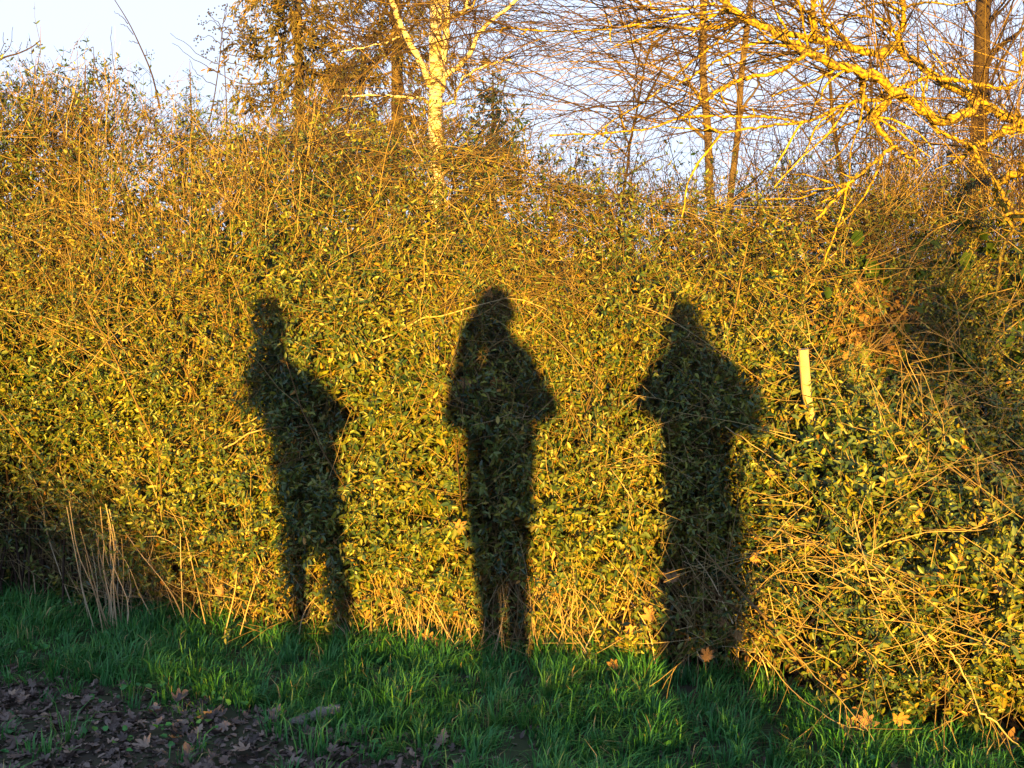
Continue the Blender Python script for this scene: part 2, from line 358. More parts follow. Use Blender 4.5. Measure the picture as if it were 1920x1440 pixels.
# thin upper fringe that rises over the dense part and lets the sky through
n = 1500; x = rng.uniform(-3.0,3.0,n); tz = top(x); z = tz + rng.uniform(-.35,.04,n); y = front(x,z)+rng.uniform(-.1,.6,n)
fr = grow(np.stack([x,y,z],-1), np.stack([.5*wave(x,z,.5,41)+rng.normal(size=n)*.4, rng.normal(size=n)*.3, np.ones(n)],-1), rng.uniform(.10,.32,n)*np.where(rng.uniform(size=n)<.06,1.7,1.0), 6, .1)
frs = spawn(fr, 5200, .25, 1, spread=.8, L=(.04,.14), K=3, wob=.15)
frt = MB(); tubes(frt, fr, taper(n,6,.0017,.0007), 3, tint=np.clip(rng.normal(.28,.18,n),0,1))
tubes(frt, frs, taper(len(frs),3,.001,.0006), 3, tint=np.clip(rng.normal(.35,.25,len(frs)),0,1)); frt.build('top_twigs', M_btwig, hedge, HO, kind='stuff')
leaf_up(fol_h, frs[:2600], np.full(2600,.1), .035, .026, start=.35, tintoff=-.12)
# berries: black, in small panicles at twig ends
def berries(ends, per=9, spread=.016, r=.0036):
    n = len(ends)*per; c = np.repeat(ends, per, 0) + rng.normal(size=(n,3))*spread
    o = np.array([[1,0,0],[-1,0,0],[0,1,0],[0,-1,0],[0,0,1],[0,0,-1]],float); f = np.array([[0,2,4],[2,1,4],[1,3,4],[3,0,4],[2,0,5],[1,2,5],[3,1,5],[0,3,5]])
    rr = r*rng.uniform(.7,1.2,n)
    return c[:,None,:]+o[None]*rr[:,None,None], (np.arange(n)*6)[:,None,None]+f[None], np.repeat(rng.uniform(size=n),6)
ends = np.concatenate([frs[::12,-1], fsp[::10,-1], fs[::16,-1]])
ends = ends[ends[:,2] > 1.05]
v,t,ti = berries(ends); ber.add(v, tris=t, tint=ti)
# stems and dead wood inside, dead leaves caught at the foot
n = 700; x = rng.uniform(-3.2,3.2,n); y = front(x, np.full(n,.3))+rng.uniform(.15,1.0,n)
st = grow(np.stack([x,y,gz(x,y)-.03],-1), np.stack([rng.normal(size=n)*.25, rng.normal(size=n)*.15-.1, np.ones(n)],-1), np.minimum(rng.uniform(.6,1.9,n), np.where(x>.75,.85,3)), 8, .08)
tubes(twg_h, st, taper(n,8,rng.uniform(.003,.011,n),.002), 4, tint=np.clip(rng.normal(.35,.15,n),0,1))
stem_side = spawn(st, 4500, .1, 1, spread=.9, L=(.15,.5), K=4, wob=.15, bias=(0,-.15,.2))
tubes(twg_h, stem_side, taper(4500,4,.002,.0009), 3, tint=np.clip(rng.normal(.4,.18,4500),0,1))
dl = MB(); n = 5200
x = rng.uniform(-3.1,3.1,n); z = np.abs(rng.normal(size=n))*.13; y = front(x,z)+rng.uniform(.0,.55,n)
leaves(dl, np.stack([x,y,z+gz(x,y)],-1), rand_dir(n), rand_dir(n), rng.uniform(.025,.06,n), rng.uniform(.02,.035,n), np.clip(rng.normal(.6,.22,n),0,1), fold=.5, curl=.4)
n = 2600; x = rng.uniform(-3,3,n); z = rng.uniform(.1,1.9,n); y = front(x,z)+rng.uniform(.1,.6,n)
leaves(dl, np.stack([x,y,z],-1), rand_dir(n), rand_dir(n), rng.uniform(.02,.04,n), rng.uniform(.012,.022,n), np.clip(rng.normal(.65,.2,n),0,1), fold=.5, curl=.4)
# rusty dead leaves round the hollow
n = 900; x = 1.50+rng.normal(size=n)*.13; z = 1.27+rng.normal(size=n)*.11; y = front(x,z)+rng.uniform(-.06,.15,n)
leaves(dl, np.stack([x,y,z],-1), rand_dir(n)+np.array([[0,0,-.6]]), rand_dir(n)+np.array([[0,-1,0]]), rng.uniform(.02,.05,n), rng.uniform(.012,.03,n), np.clip(rng.normal(.8,.15,n),0,1), fold=.5, curl=.4)
# back of the hedge: coarse leaves that close it
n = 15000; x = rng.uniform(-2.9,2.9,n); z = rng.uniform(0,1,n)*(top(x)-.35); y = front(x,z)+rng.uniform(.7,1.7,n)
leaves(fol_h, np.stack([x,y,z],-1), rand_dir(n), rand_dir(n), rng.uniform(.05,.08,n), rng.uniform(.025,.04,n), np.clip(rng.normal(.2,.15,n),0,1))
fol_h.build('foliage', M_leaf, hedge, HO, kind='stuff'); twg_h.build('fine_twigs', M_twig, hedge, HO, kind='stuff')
ber.build('black_berries', M_berry, hedge, HO, kind='stuff'); dl.build('dead_leaves', M_dead, hedge, HO, kind='stuff')
fol_b.build('foliage', M_leaf, bush, BO, kind='stuff'); twg_b.build('fine_twigs', M_twig, bush, BO, kind='stuff')

# single branches one can pick out on the face of the hedge (photo pixels, depth before the face)
BR = [([(700,640),(790,600),(870,580),(960,560),(1040,590)],.10,.0045),([(880,690),(920,650),(985,610),(1040,560)],.05,.005),([(860,600),(900,590),(950,560),(1000,545)],.1,.004),
 ([(800,440),(790,560),(800,640),(830,720),(870,760)],.12,.0025),([(1185,620),(1240,600),(1300,590)],.1,.002),([(1180,820),(1260,790),(1330,775),(1420,770),(1480,740)],.12,.0028),
 ([(1110,880),(1180,860),(1260,845),(1340,842)],.12,.0022),([(905,800),(960,850),(1010,900),(1070,950)],.1,.003),([(950,815),(965,785),(990,775)],.1,.003),([(880,710),(918,745),(920,775)],.1,.003),
 ([(450,795),(520,770),(600,760),(660,740)],.1,.004),([(420,840),(480,810),(530,800),(600,795)],.08,.005),([(120,820),(115,880),(130,930),(140,960)],.12,.0028),([(0,580),(90,600),(160,620),(210,640)],.1,.002),
 ([(260,820),(262,880),(280,900),(300,960),(310,1010)],.12,.0026),([(30,850),(60,890),(80,950),(90,1010),(110,1040),(150,1115)],.16,.003),([(540,960),(600,930),(660,905),(720,880)],.1,.002),
 ([(1570,780),(1600,700),(1640,660),(1720,580)],.12,.002),([(1420,530),(1480,560),(1560,600),(1680,640)],.1,.002),([(1360,800),(1420,840),(1500,900),(1600,1000)],.2,.003),([(1740,870),(1740,800),(1750,700),(1740,660)],.15,.003),
 ([(1770,700),(1860,750),(1920,750)],.2,.003),([(1780,750),(1840,850),(1900,900),(1920,920)],.2,.004),([(1430,990),(1530,1020),(1640,1060),(1760,1140),(1820,1180)],.25,.0032),
 ([(1600,960),(1640,1120),(1720,1270)],.25,.003),([(1500,1100),(1600,1200),(1680,1260)],.25,.003),([(1780,1220),(1810,1270),(1835,1330)],.28,.0048),([(1835,1330),(1870,1360),(1920,1410)],.28,.005),([(1410,1200),(1480,1290),(1560,1350),(1620,1370)],.28,.003),
 ([(1770,1210),(1860,1208),(1920,1215)],.25,.0035),([(1440,1100),(1460,1190),(1520,1260),(1590,1330),(1640,1390)],.3,.0028),([(1280,1330),(1350,1350),(1400,1370)],.05,.003),([(1560,1080),(1680,1010),(1820,990),(1900,960)],.25,.003),
 ([(1130,800),(1128,740),(1125,700)],.1,.003),([(530,600),(520,700),(470,740)],.08,.002),([(350,350),(430,370),(500,400)],.08,.003),([(200,560),(260,590),(320,620),(380,640)],.08,.002),([(560,280),(565,340),(560,420),(555,450)],.12,.003),
 ([(505,230),(503,300),(498,330)],.1,.003),([(590,200),(570,280),(540,350)],.1,.0025),([(760,230),(790,300),(830,370),(870,400),(890,450)],.1,.0025),([(920,390),(915,330),(890,290)],.12,.003),([(620,440),(600,480),(625,540),(632,600)],.1,.003),
 ([(1230,60),(1225,70),(1220,85)],.1,.002),([(1070,500),(1100,470),(1180,440),(1250,420)],.1,.002),([(1500,560),(1560,480),(1600,440)],.1,.003),([(1650,660),(1700,600),(1730,560)],.1,.003)]
for pts, off, r in BR:
    W = []
    for (px,py) in pts:
        Yg = 4.8
        for _ in range(3):
            p = P(px,py,Yg); Yg = float(front(p[0:1], p[2:3])[0]) - off
        W.append(P(px,py,Yg))
    pa = poly(W, 12); pa[1:-1] += rng.normal(size=(10,3))*.004
    mb = MB(); r *= .72; R = np.linspace(r, r*.5, 12); tubes(mb, pa, R, 5, tint=[rng.uniform(.6,.95)])
    sub = spawn(pa[None], 7, .15, 1, spread=.8, L=(.05,.22), K=5, wob=.15); tubes(mb, sub, taper(7,5,r*.45,.0008), 3, tint=rng.uniform(.5,.9,7))
    owner, org = (bush, BO) if (pts[0][0] > 1400 and pts[0][1] > 690) else (hedge, HO)
    mb.build('branch', M_twig, owner, pa[0])

# ------------------------------------------------------------------ grass, fallen leaves
def base_y(x): return np.interp(x, BX, BY)
def grass():
    nt_ = 7600; bl = 26
    tx = rng.uniform(-3.2,3.2,nt_); ty = 3.1+rng.uniform(size=nt_)*2.75; g = wave(tx,ty,.28,51)
    bare = sm((-tx*.42 + 3.72 - ty), -.10, .32)*sm(-tx,-.7,.5)
    bare = np.maximum(bare, sm(3.66-ty, 0, .3)*.5)
    ok = (ty < base_y(tx)+.12) & (rng.uniform(size=nt_) > bare*.95) & (rng.uniform(size=nt_) < .80+.35*g) & ~((tx > .95) & (ty > base_y(tx)-.08))
    tx,ty,g = tx[ok],ty[ok],g[ok]; m = len(tx)
    th = rng.uniform(.055,.115,m)*(1+.40*g)*(1+.15*sm(ty,base_y(tx)-.30,base_y(tx)-.02)); ta = 2.4*wave(tx,ty,.35,52)+rng.normal(size=m)*.6; tl = rng.uniform(0,.75,m); tt0 = rng.normal(size=m)*.13
    k = np.repeat(np.arange(m), bl); n = len(k)
    ra_ = rng.uniform(0,6.28,n); rd = np.abs(rng.normal(size=n))*.028
    x = tx[k]+np.cos(ra_)*rd; y = ty[k]+np.sin(ra_)*rd; g = g[k]
    h = th[k]*rng.uniform(.45,1.2,n)
    ax = np.cos(ra_)*.55+np.cos(ta[k])*tl[k]+rng.normal(size=n)*.25; ay = np.sin(ra_)*.55+np.sin(ta[k])*tl[k]+rng.normal(size=n)*.25
    a = np.arctan2(ay,ax); lean = np.clip(np.hypot(ax,ay)*rng.uniform(.5,1.5,n),.05,1.5)
    p0 = np.stack([x,y,gz(x,y)-.004],-1); hd = np.stack([np.cos(a),np.sin(a),np.zeros(n)],-1)
    mid = p0 + hd*(lean*h*.30)[:,None] + np.array([0,0,1])*(h*.60)[:,None]
    tip = p0 + hd*(lean*h*.95)[:,None] + np.array([0,0,1])*(h*(1-.30*lean))[:,None]
    wd = np.stack([-np.sin(a),np.cos(a),np.zeros(n)],-1); ra = rng.normal(size=n)*.7
    wd = nrm(wd + hd*ra[:,None]); w = rng.uniform(.0013,.0032,n)[:,None]
    v = np.stack([p0-wd*w, p0+wd*w, mid+wd*w*.85, mid-wd*w*.85, tip],1); i=(np.arange(n)*5)[:,None]
    ti = np.clip(.50+.12*wave(x,y,.4,53)+tt0[k]+rng.normal(size=n)*.13,0,.9); ti[rng.uniform(size=n)<.03]=1
    mb = MB(); mb.add(v, quads=i+np.array([[0,1,2,3]]), tris=i+np.array([[3,2,4]]), tint=np.repeat(ti,5))
    mb.build('grass', M_grass, kind='stuff', label='lush green shaded grass along the foot of the hedge', cat='grass')
    # low broad weeds between
    n=2600; x=rng.uniform(-3,3,n); y=rng.uniform(3.2,4.9,n); ok=(wave(x,y,.3,55)>.25)&(y<base_y(x)); x,y=x[ok],y[ok]; n=len(x)
    mb=MB(); d=np.stack([rng.normal(size=n),rng.normal(size=n),rng.uniform(.2,.8,n)],-1)
    leaves(mb, np.stack([x,y,gz(x,y)+rng.uniform(.005,.05,n)],-1), d, np.array([[0,-.3,1.]])+rng.normal(size=(n,3))*.3, rng.uniform(.015,.035,n), rng.uniform(.012,.024,n), np.clip(rng.normal(.4,.15,n),0,.8))
    mb.build('low_weeds', M_grass, kind='stuff', label='small round leaved weeds among the grass', cat='weeds')
grass()

def lobed_leaf(seed, oak=False):
    """outline of a lobed leaf about 1 unit long, curled, as a triangle fan over rings; returns verts, tris"""
    r = np.random.default_rng(seed)
    if oak:
        R = []; A = []
        for k in range(9):
            t = k/8; R.append(.0)
        pts = [(0,0)]
        for k in range(1,8):
            t = k/8; wmax = .30*math.sin(math.pi*min(1,t*.95+.05))**.7; pts.append((wmax*(1.0 if k%2 else .55)*r.uniform(.85,1.1), t))
        pts.append((0,1.0)); pts += [(-a*r.uniform(.85,1.1),b+r.uniform(-.02,.02)) for a,b in pts[-2:0:-1]]
    else:
        pts = []
        tips = [(-150,.42),(-85,.78),(-38,.9),(0,1.0),(38,.9),(85,.78),(150,.42)]
        # angles measured from the leaf's own axis
        for i,(a,l) in enumerate(tips):
            l *= r.uniform(.85,1.1)
            for da,f in ((-14,.72),(-7,.88),(0,1.0),(7,.86),(14,.70)):
                th = math.radians(a+da+r.uniform(-2,2)); pts.append((math.sin(th)*l*f*.55, .35+math.cos(th)*l*f*.6))
            if i < 6:
                th = math.radians((a+tips[i+1][0])/2); pts.append((math.sin(th)*.42*.55*r.uniform(.8,1.2), .35+math.cos(th)*.42*.6))
        pts.append((0,.18)) if False else None
    c = (0,.42); n = len(pts)
    mid = [(c[0]+(p[0]-c[0])*.5, c[1]+(p[1]-c[1])*.5) for p in pts]
    V = np.array([c]+mid+pts); cu = r.uniform(.3,1.1); cv = r.uniform(-.3,.6); tw = r.uniform(-.6,.6)
    z = cu*V[:,0]**2*1.6 + cv*(V[:,1]-.5)**2 + tw*V[:,0]*(V[:,1]-.5) + .05*np.sin(V[:,0]*9+seed)*np.cos(V[:,1]*7) + r.normal(size=len(V))*.022
    V3 = np.stack([V[:,0], V[:,1]-.5, z-z.min()], -1)
    T = []
    for i in range(n):
        j=(i+1)%n; T += [(0,1+i,1+j),(1+i,1+n+i,1+n+j),(1+i,1+n+j,1+j)]
    return V3, np.array(T)
SHAPES = [lobed_leaf(s, oak=(s%3==2)) for s in range(9)]
LEAF_ME = []
for k,(V,T) in enumerate(SHAPES):
    for q in range(3):
        mb = MB(); mb.add(V, tris=T, tint=np.full(len(V), (.35,.6,.85)[q])); # stalk
        tubes(mb, np.array([[0,-.45,.02],[.02,-.65,.03],[.0,-.8,.06]]), np.array([.012,.010,.008]), 3, tint=[.6])
        LEAF_ME.append(mb.mesh('fallen_leaf', M_litter, smooth=False))
def litter_pos(n, kind):
    out=[]
    while len(out)<n:
        x=rng.uniform(-2.6,2.0); y=rng.uniform(3.25,4.9)
        dens = sm(np.array(-x*.42+3.72-y),-.12,.3)*sm(np.array(-x),-.75,.4)
        dens = max(float(dens), .22*float(sm(np.array(3.85-y),0,.3)), .04)
        if x>.9 and y>float(base_y(x)): continue
        if y>float(base_y(x))+.05: continue
        if rng.uniform()<dens: out.append((x,y))
    return np.array(out)
xy = litter_pos(290,0)
for k,(x,y) in enumerate(xy):
    li = int(rng.integers(len(LEAF_ME))); me = LEAF_ME[li]
    shp = 'oak type' if (li//3)%3==2 else 'maple type'; tone = ('dark brown','grey brown','pale tan')[li%3]
    zone = 'on the bare track at lower left' if (x<-.75 and y<-x*.42+3.78) else ('in the grass below the left shadow' if x<-.45 else 'in the grass below the middle shadow' if x<.35 else 'in the grass below the right shadow' if x<.95 else 'under the right bush')
    o = bpy.data.objects.new('fallen_leaf', me); C.objects.link(o)
    o.location=(x,y,float(gz(x,y))+rng.uniform(.008,.035)); o.rotation_euler=(rng.normal()*.45,rng.normal()*.45,rng.uniform(0,6.28)); s=rng.uniform(.04,.085); o.scale=(s,s,s)
    tag(o,f'{tone} {shp} fallen leaf lying {zone}','fallen leaf','fallen leaves on the shaded track and grass')
def litter_mass(n):
    mb=MB(); xy=litter_pos(n,1)
    for k in range(n):
        V,T=SHAPES[rng.integers(9)]; s=rng.uniform(.025,.065); a=rng.uniform(0,6.28); R=Matrix.Rotation(a,3,'Z')@Matrix.Rotation(rng.normal()*.45,3,'X')@Matrix.Rotation(rng.normal()*.45,3,'Y')
        x,y=xy[k]; mb.add(V@np.array(R).T*s+np.array([x,y,float(gz(x,y))+rng.uniform(-.003,.016)]), tris=T, tint=np.full(len(V),rng.uniform(.05,.9)))
    # crumbs
    m=16000; x=rng.uniform(-2.7,2,m); y=rng.uniform(3.2,4.7,m); dn=sm(-x*.42+3.72-y,-.1,.3)*sm(-x,-.75,.4); ok=rng.uniform(size=m)<dn+.05; x,y=x[ok],y[ok]; m=len(x)
    leaves(mb, np.stack([x,y,gz(x,y)+.004],-1), np.stack([rng.normal(size=m),rng.normal(size=m),rng.normal(size=m)*.3],-1), np.array([[0,0,1.]])+rng.normal(size=(m,3))*.4, rng.uniform(.01,.035,m), rng.uniform(.006,.022,m), rng.uniform(0,.9,m))
    mb.build('leaf_litter', M_litter, kind='stuff', label='layer of rotting brown leaves covering the track', cat='leaf litter')
litter_mass(1100)

# maple leaves caught in the hedge, one by one
CAUGHT=[(800,1195,.095,1,'orange maple leaf lit by the sun, upright in straw at the hedge foot'),(828,1212,.075,4,'folded orange maple leaf beside the upright one at the hedge foot'),(1222,1152,.085,3,'pale orange leaf caught in stems left of the right hand shadow'),
(1258,1078,.085,0,'dull pink brown leaf hanging in the legs of the right hand shadow'),(1592,1362,.12,1,'largest golden brown maple leaf spread on the low twigs of the right bush'),(1625,1352,.08,4,'brown curled leaf just right of the largest maple leaf'),
(1690,1345,.08,7,'rust coloured leaf lying flat below the right bush'),(1893,1382,.10,3,'bright orange leaf hanging near the lower right corner'),(1425,1138,.07,6,'crumpled orange leaf on the right edge of the right hand shadow'),(1415,1045,.07,4,'thin orange leaf beside the shadow leg at mid height'),
(1415,1110,.05,0,'small brown leaf above the crumpled orange one'),(920,548,.06,3,'pinkish leaf stuck at the top of the middle shadow head'),(872,715,.075,1,'pale pink maple leaf at the elbow of the middle shadow'),(928,712,.07,6,'dark brown leaf inside the chest of the middle shadow'),
(415,1108,.055,4,'small tan leaf low in the hedge left of the left shadow'),(1150,1245,.07,7,'brown leaf at the hedge foot between the middle and right shadows'),(1178,1180,.06,0,'small rust leaf above the grass between two shadows'),(930,1278,.06,4,'grey pink leaf standing in grass under the middle shadow'),
(862,985,.07,3,'orange leaf at the left edge of the middle shadow thigh'),(1665,635,.08,5,'dried hanging orange leaf above the dark hollow'),(1672,655,.07,2,'second dried leaf just below the hanging orange one'),(1585,665,.06,4,'orange brown leaf left of the dark hollow'),
(1875,1100,.07,1,'orange leaf caught high in the right bush near the frame edge'),(1830,1160,.06,6,'orange brown leaf mid height in the right bush'),(152,1205,.06,3,'tan leaf in the grass left of the dry stalks'),(320,1160,.05,1,'brown leaf under the hedge right of the dry stalks'),
(1325,1225,.08,0,'brown leaf in front of the feet of the right shadow'),(1355,1165,.05,3,'small leaf right of the legs of the right shadow'),(1385,1190,.06,6,'rust leaf low beside the right shadow')]
def at_face(px,py,off):
    Yg=4.8
    for _ in range(4):
        p=P(px,py,Yg); Yg=float(front(p[0:1],p[2:3])[0])-off
    return P(px,py,Yg)
for (px,py,s,sh,lab) in CAUGHT:
    V,T=SHAPES[sh]; mb=MB(); mb.add(V,tris=T,tint=np.full(len(V),rng.uniform(.8,.98)))
    tubes(mb, np.array([[0,-.45,.02],[.02,-.65,.03],[.0,-.8,.06]]), np.array([.014,.012,.01]), 3, tint=[.8])
    p=at_face(px,py,.16)
    p[2]=max(p[2],.03)
    o=mb.build('maple_leaf',M_dead,None,(0,0,0),label=lab,cat='leaf'); o.location=Vector(p); o.scale=(s,s,s); o.rotation_euler=(math.pi/2+rng.normal()*.45,rng.normal()*.7,rng.normal()*.4)

# ------------------------------------------------------------------ dry stalks, straw at the foot
def dry_clump():
    o0=P(205,1215,5.05); o0[2]=0; root=empty('dry_stalk_clump',o0,'clump of tall pale dry stalks rising from the grass at the left','dry stalks')
    spec=[(230,1210,188,950,.0032),(222,1215,198,945,.0034),(215,1215,205,955,.003),(236,1215,206,985,.0028),(210,1200,150,990,.0028),(218,1210,176,960,.003),(225,1205,180,1010,.0026),(205,1205,160,1040,.0026),
          (228,1200,228,1010,.0022),(214,1190,203,970,.0036),(222,1190,211,990,.0026),(200,1200,185,1000,.003),(240,1200,240,1060,.002),(196,1200,130,940,.003),(180,1150,125,950,.0026),(232,1215,216,1000,.003),(208,1210,195,1020,.003),(226,1218,192,1040,.0024),(170,1180,150,1050,.0022),(190,1190,170,1020,.002)]
    for (x0,y0,x1,y1,r) in spec:
        Y=5.0+rng.uniform(-.12,.1); a=P(x0,y0,Y); a[2]=0; b_=P(x1,y1,Y-.05+rng.uniform(-.1,.1)); m1=a*.66+b_*.34+rng.normal(size=3)*.012; m2=a*.33+b_*.67+rng.normal(size=3)*.012
        pa=poly([a,m1,m2,b_],9); mb=MB(); tubes(mb,pa,np.linspace(r,r*.55,9),5,tint=[rng.uniform(.5,1)])
        mb.build('stalk',M_straw,root,a)
dry_clump()
def stem(name,label,cat,pts,Y,r,group=None,mat=None,side=0,K=12,tint=.7):
    W=[P(px,py,(Y if np.isscalar(Y) else Y[k])) for k,(px,py) in enumerate(pts)]
    pa=poly(W,K); mb=MB(); tubes(mb,pa,np.linspace(r,r*.5,K),5,tint=[tint])
    if side: s_=spawn(pa[None],side,.3,1,spread=.8,L=(.06,.2),K=4); tubes(mb,s_,taper(side,4,r*.4,.0008),3,tint=np.full(side,tint))
    return mb.build(name,mat or M_straw,None,pa[0],label=label,cat=cat,group=group)
GB='bare pale stems standing in front of the hedge foot'
for pts,lab in [([(70,1160),(66,1110),(62,1072)],'short upright pale stem farthest left at the hedge foot'),([(140,1150),(108,1060),(85,990),(84,960)],'crooked pale stem left of the dry stalk clump'),([(352,1180),(320,1110),(265,1040),(225,985)],'long bare stem leaning left behind the stalk clump'),
  ([(345,1175),(340,1080),(338,1000)],'straight upright stem right of the stalk clump'),([(385,1170),(365,1080),(345,990),(340,960)],'bare stem bending left at its top, right of the straight one'),([(302,1185),(265,1120),(240,1060),(200,1000)],'bare stem leaning left beside the stalk clump'),
  ([(450,1190),(470,1120),(490,1060)],'thin stem leaning right before the left shadow'),([(420,1195),(440,1110),(445,1060)],'upright stem just left of the left shadow legs'),([(555,1220),(570,1150),(600,1110)],'arched thin stem at the feet of the left shadow'),
  ([(760,1245),(775,1285),(815,1320)],'fallen white twig lying in the shaded grass'),([(1070,1270),(1120,1170),(1160,1090),(1185,1040)],'long straw stem leaning right between the middle and right shadows'),([(1120,1260),(1085,1200),(1040,1140)],'pale straw leaning left between the middle and right shadows'),
  ([(1230,1255),(1215,1180),(1170,1110)],'pale straw curving left beside the right shadow'),([(1375,1170),(1330,1080),(1280,1020)],'thin grey stem crossing the legs of the right shadow'),([(1378,1165),(1400,1120),(1435,1095)],'grey stem forking right from the crossing one'),([(1445,1300),(1435,1250),(1415,1215)],'short grey stem at the edge of the right bush')]:
    w=[];
    for (px,py) in pts:
        q=at_face(px,py,.14); w.append(q)
    Ys=[q[1] for q in w]; Ys=[max(y,Ys[0]-.2) for y in Ys]
    stem('dry_weed',lab,'stem',pts,Ys,.0030,side=2,tint=rng.uniform(.6,1))
# straw between the feet of the shadows: a matted mass
n=900; x=rng.uniform(-2.9,.95,n); y=base_y(x)+rng.uniform(-.14,.12,n); 
cl=np.exp(-((x+.35)/.25)**2)+np.exp(-((x-.35)/.35)**2)+.3; ok=rng.uniform(size=n)<cl; x,y=x[ok],y[ok]; n=len(x)
sg=grow(np.stack([x,y,gz(x,y)],-1), np.stack([rng.normal(size=n)*.45,rng.normal(size=n)*.12,np.ones(n)],-1), rng.uniform(.12,.5,n),6,.09)
mb=MB(); tubes(mb,sg,taper(n,6,.0016,.0008),3,tint=np.clip(rng.normal(.55,.25,n),0,1)); mb.build('straw',M_straw,kind='stuff',label='matted dry straw at the hedge foot between the shadows',cat='straw')

# ------------------------------------------------------------------ stake and rotten wood
def stake():
    a=at_face(1522,800,.08); b_=at_face(1506,655,.07); b_=P(1506,655,a[1]-.02); root=MB(); K=14; pa=poly([a,(a+b_)/2+np.array([-.004,0,0]),b_],K)
    R=np.linspace(.0175,.0195,K); tubes(root,pa,R,12,tint=[.6],lump=.035)
    o=root.build('wooden_stake',M_stake,None,a,smooth=True,label='short pale round wooden stake poking out of the hedge right of the shadows',cat='stake')
    c=MB(); ring=pa[-1]+np.array([[math.cos(t)*.0197,-.004+math.sin(t)*.0197,math.cos(t)*.004+.001] for t in np.arange(12)/12*2*math.pi]); cen=pa[-1]+np.array([0,-.004,.002])
    c.add(np.vstack([cen,ring]),tris=[(0,1+i,1+(i+1)%12) for i in range(12)],tint=np.full(13,.9)); c.build('cut_end',M_stake,o,a)
    # the length that runs on down into the leaves
    m=MB(); pb=poly([a,a+np.array([.02,.15,-.5]),np.array([a[0]+.04,a[1]+.3,0])],10); tubes(m,pb,np.full(10,.017),10,tint=[.4]); m.build('shaft',M_stake,o,a)
stake()
def chunk():
    c=P(592,1384,3.98); c[2]=.03; mb=MB(); K=12; ax=np.linspace(-.085,.085,K); pa=np.stack([c[0]+ax,c[1]+.12*ax,c[2]+.01*np.sin(ax*20)+ax*.12],-1)
    R=.023*np.sqrt(np.clip(1-(ax/.097)**2,0.1,1))*rng.uniform(.8,1.15,K); tubes(mb,pa,R,12,tint=[.6],lump=.12)
    for k in (0,-1):
        s=12; i0=0 if k==0 else (K-1)*s; mb.add(pa[k][None]+np.array([[0,0,0]]),tint=[.6]); idx=mb.n-1
        mb.tr.append(np.array([(idx,i0+i,i0+(i+1)%s) for i in range(s)])); mb.mi_t.append(np.zeros(s,int))
    mb.build('rotten_log',M_greywood,None,c,label='weathered grey piece of rotten wood on the leafy ground',cat='log')
chunk()

# ------------------------------------------------------------------ brambles at the upper right of the hedge
def bramble():
    o0=np.array([1.9,5.0,0]); root=empty('bramble',o0,'dark bramble with broad leaves in the shade at the upper right','bramble')
    V0,T0=SHAPES[0]
    mb=MB(); n=230
    for k in range(n):
        px=rng.uniform(1540,1960); py=rng.uniform(420,700)
        if px<1750 and rng.uniform()<.6: continue
        p=at_face(px,py,rng.uniform(-.05,.15)); s=rng.uniform(.03,.06)
        R=Matrix.Rotation(rng.uniform(0,6.28),3,'Z')@Matrix.Rotation(rng.normal()*.8+.6,3,'X'); 
        o=nrm(rng.normal(size=(3,)))
        m=12; t=np.arange(m)/m*2*math.pi; ol=np.stack([np.sin(t)*.36*(1+.10*((np.arange(m)%2)*2-1)),np.cos(t)*.5*(1+.06*((np.arange(m)%2)*2-1)),.25*np.abs(np.sin(t))*.5],-1)
        vv=np.vstack([[0,0,0],ol])@np.array(R).T*s*1.5+p
        mb.add(vv,tris=[(0,1+i,1+(i+1)%m) for i in range(m)],tint=np.full(m+1,np.clip(rng.normal(.22,.15),0,.6)))
    mb.build('foliage',M_bramble,root,o0,kind='stuff')
    for pts in ([(1720,640),(1780,600),(1830,560),(1900,540)],[(1850,670),(1870,640),(1900,610),(1930,590)],[(1700,500),(1740,440),(1800,410)],[(1600,700),(1690,590),(1720,540)],[(1660,480),(1730,500),(1790,560),(1800,650)]):
        pa=poly([at_face(px,py,.15) for px,py in pts],10); m=MB(); tubes(m,pa,np.linspace(.004,.0022,10),5,tint=[.6]); m.build('cane',M_twig,root,pa[0])
bramble()

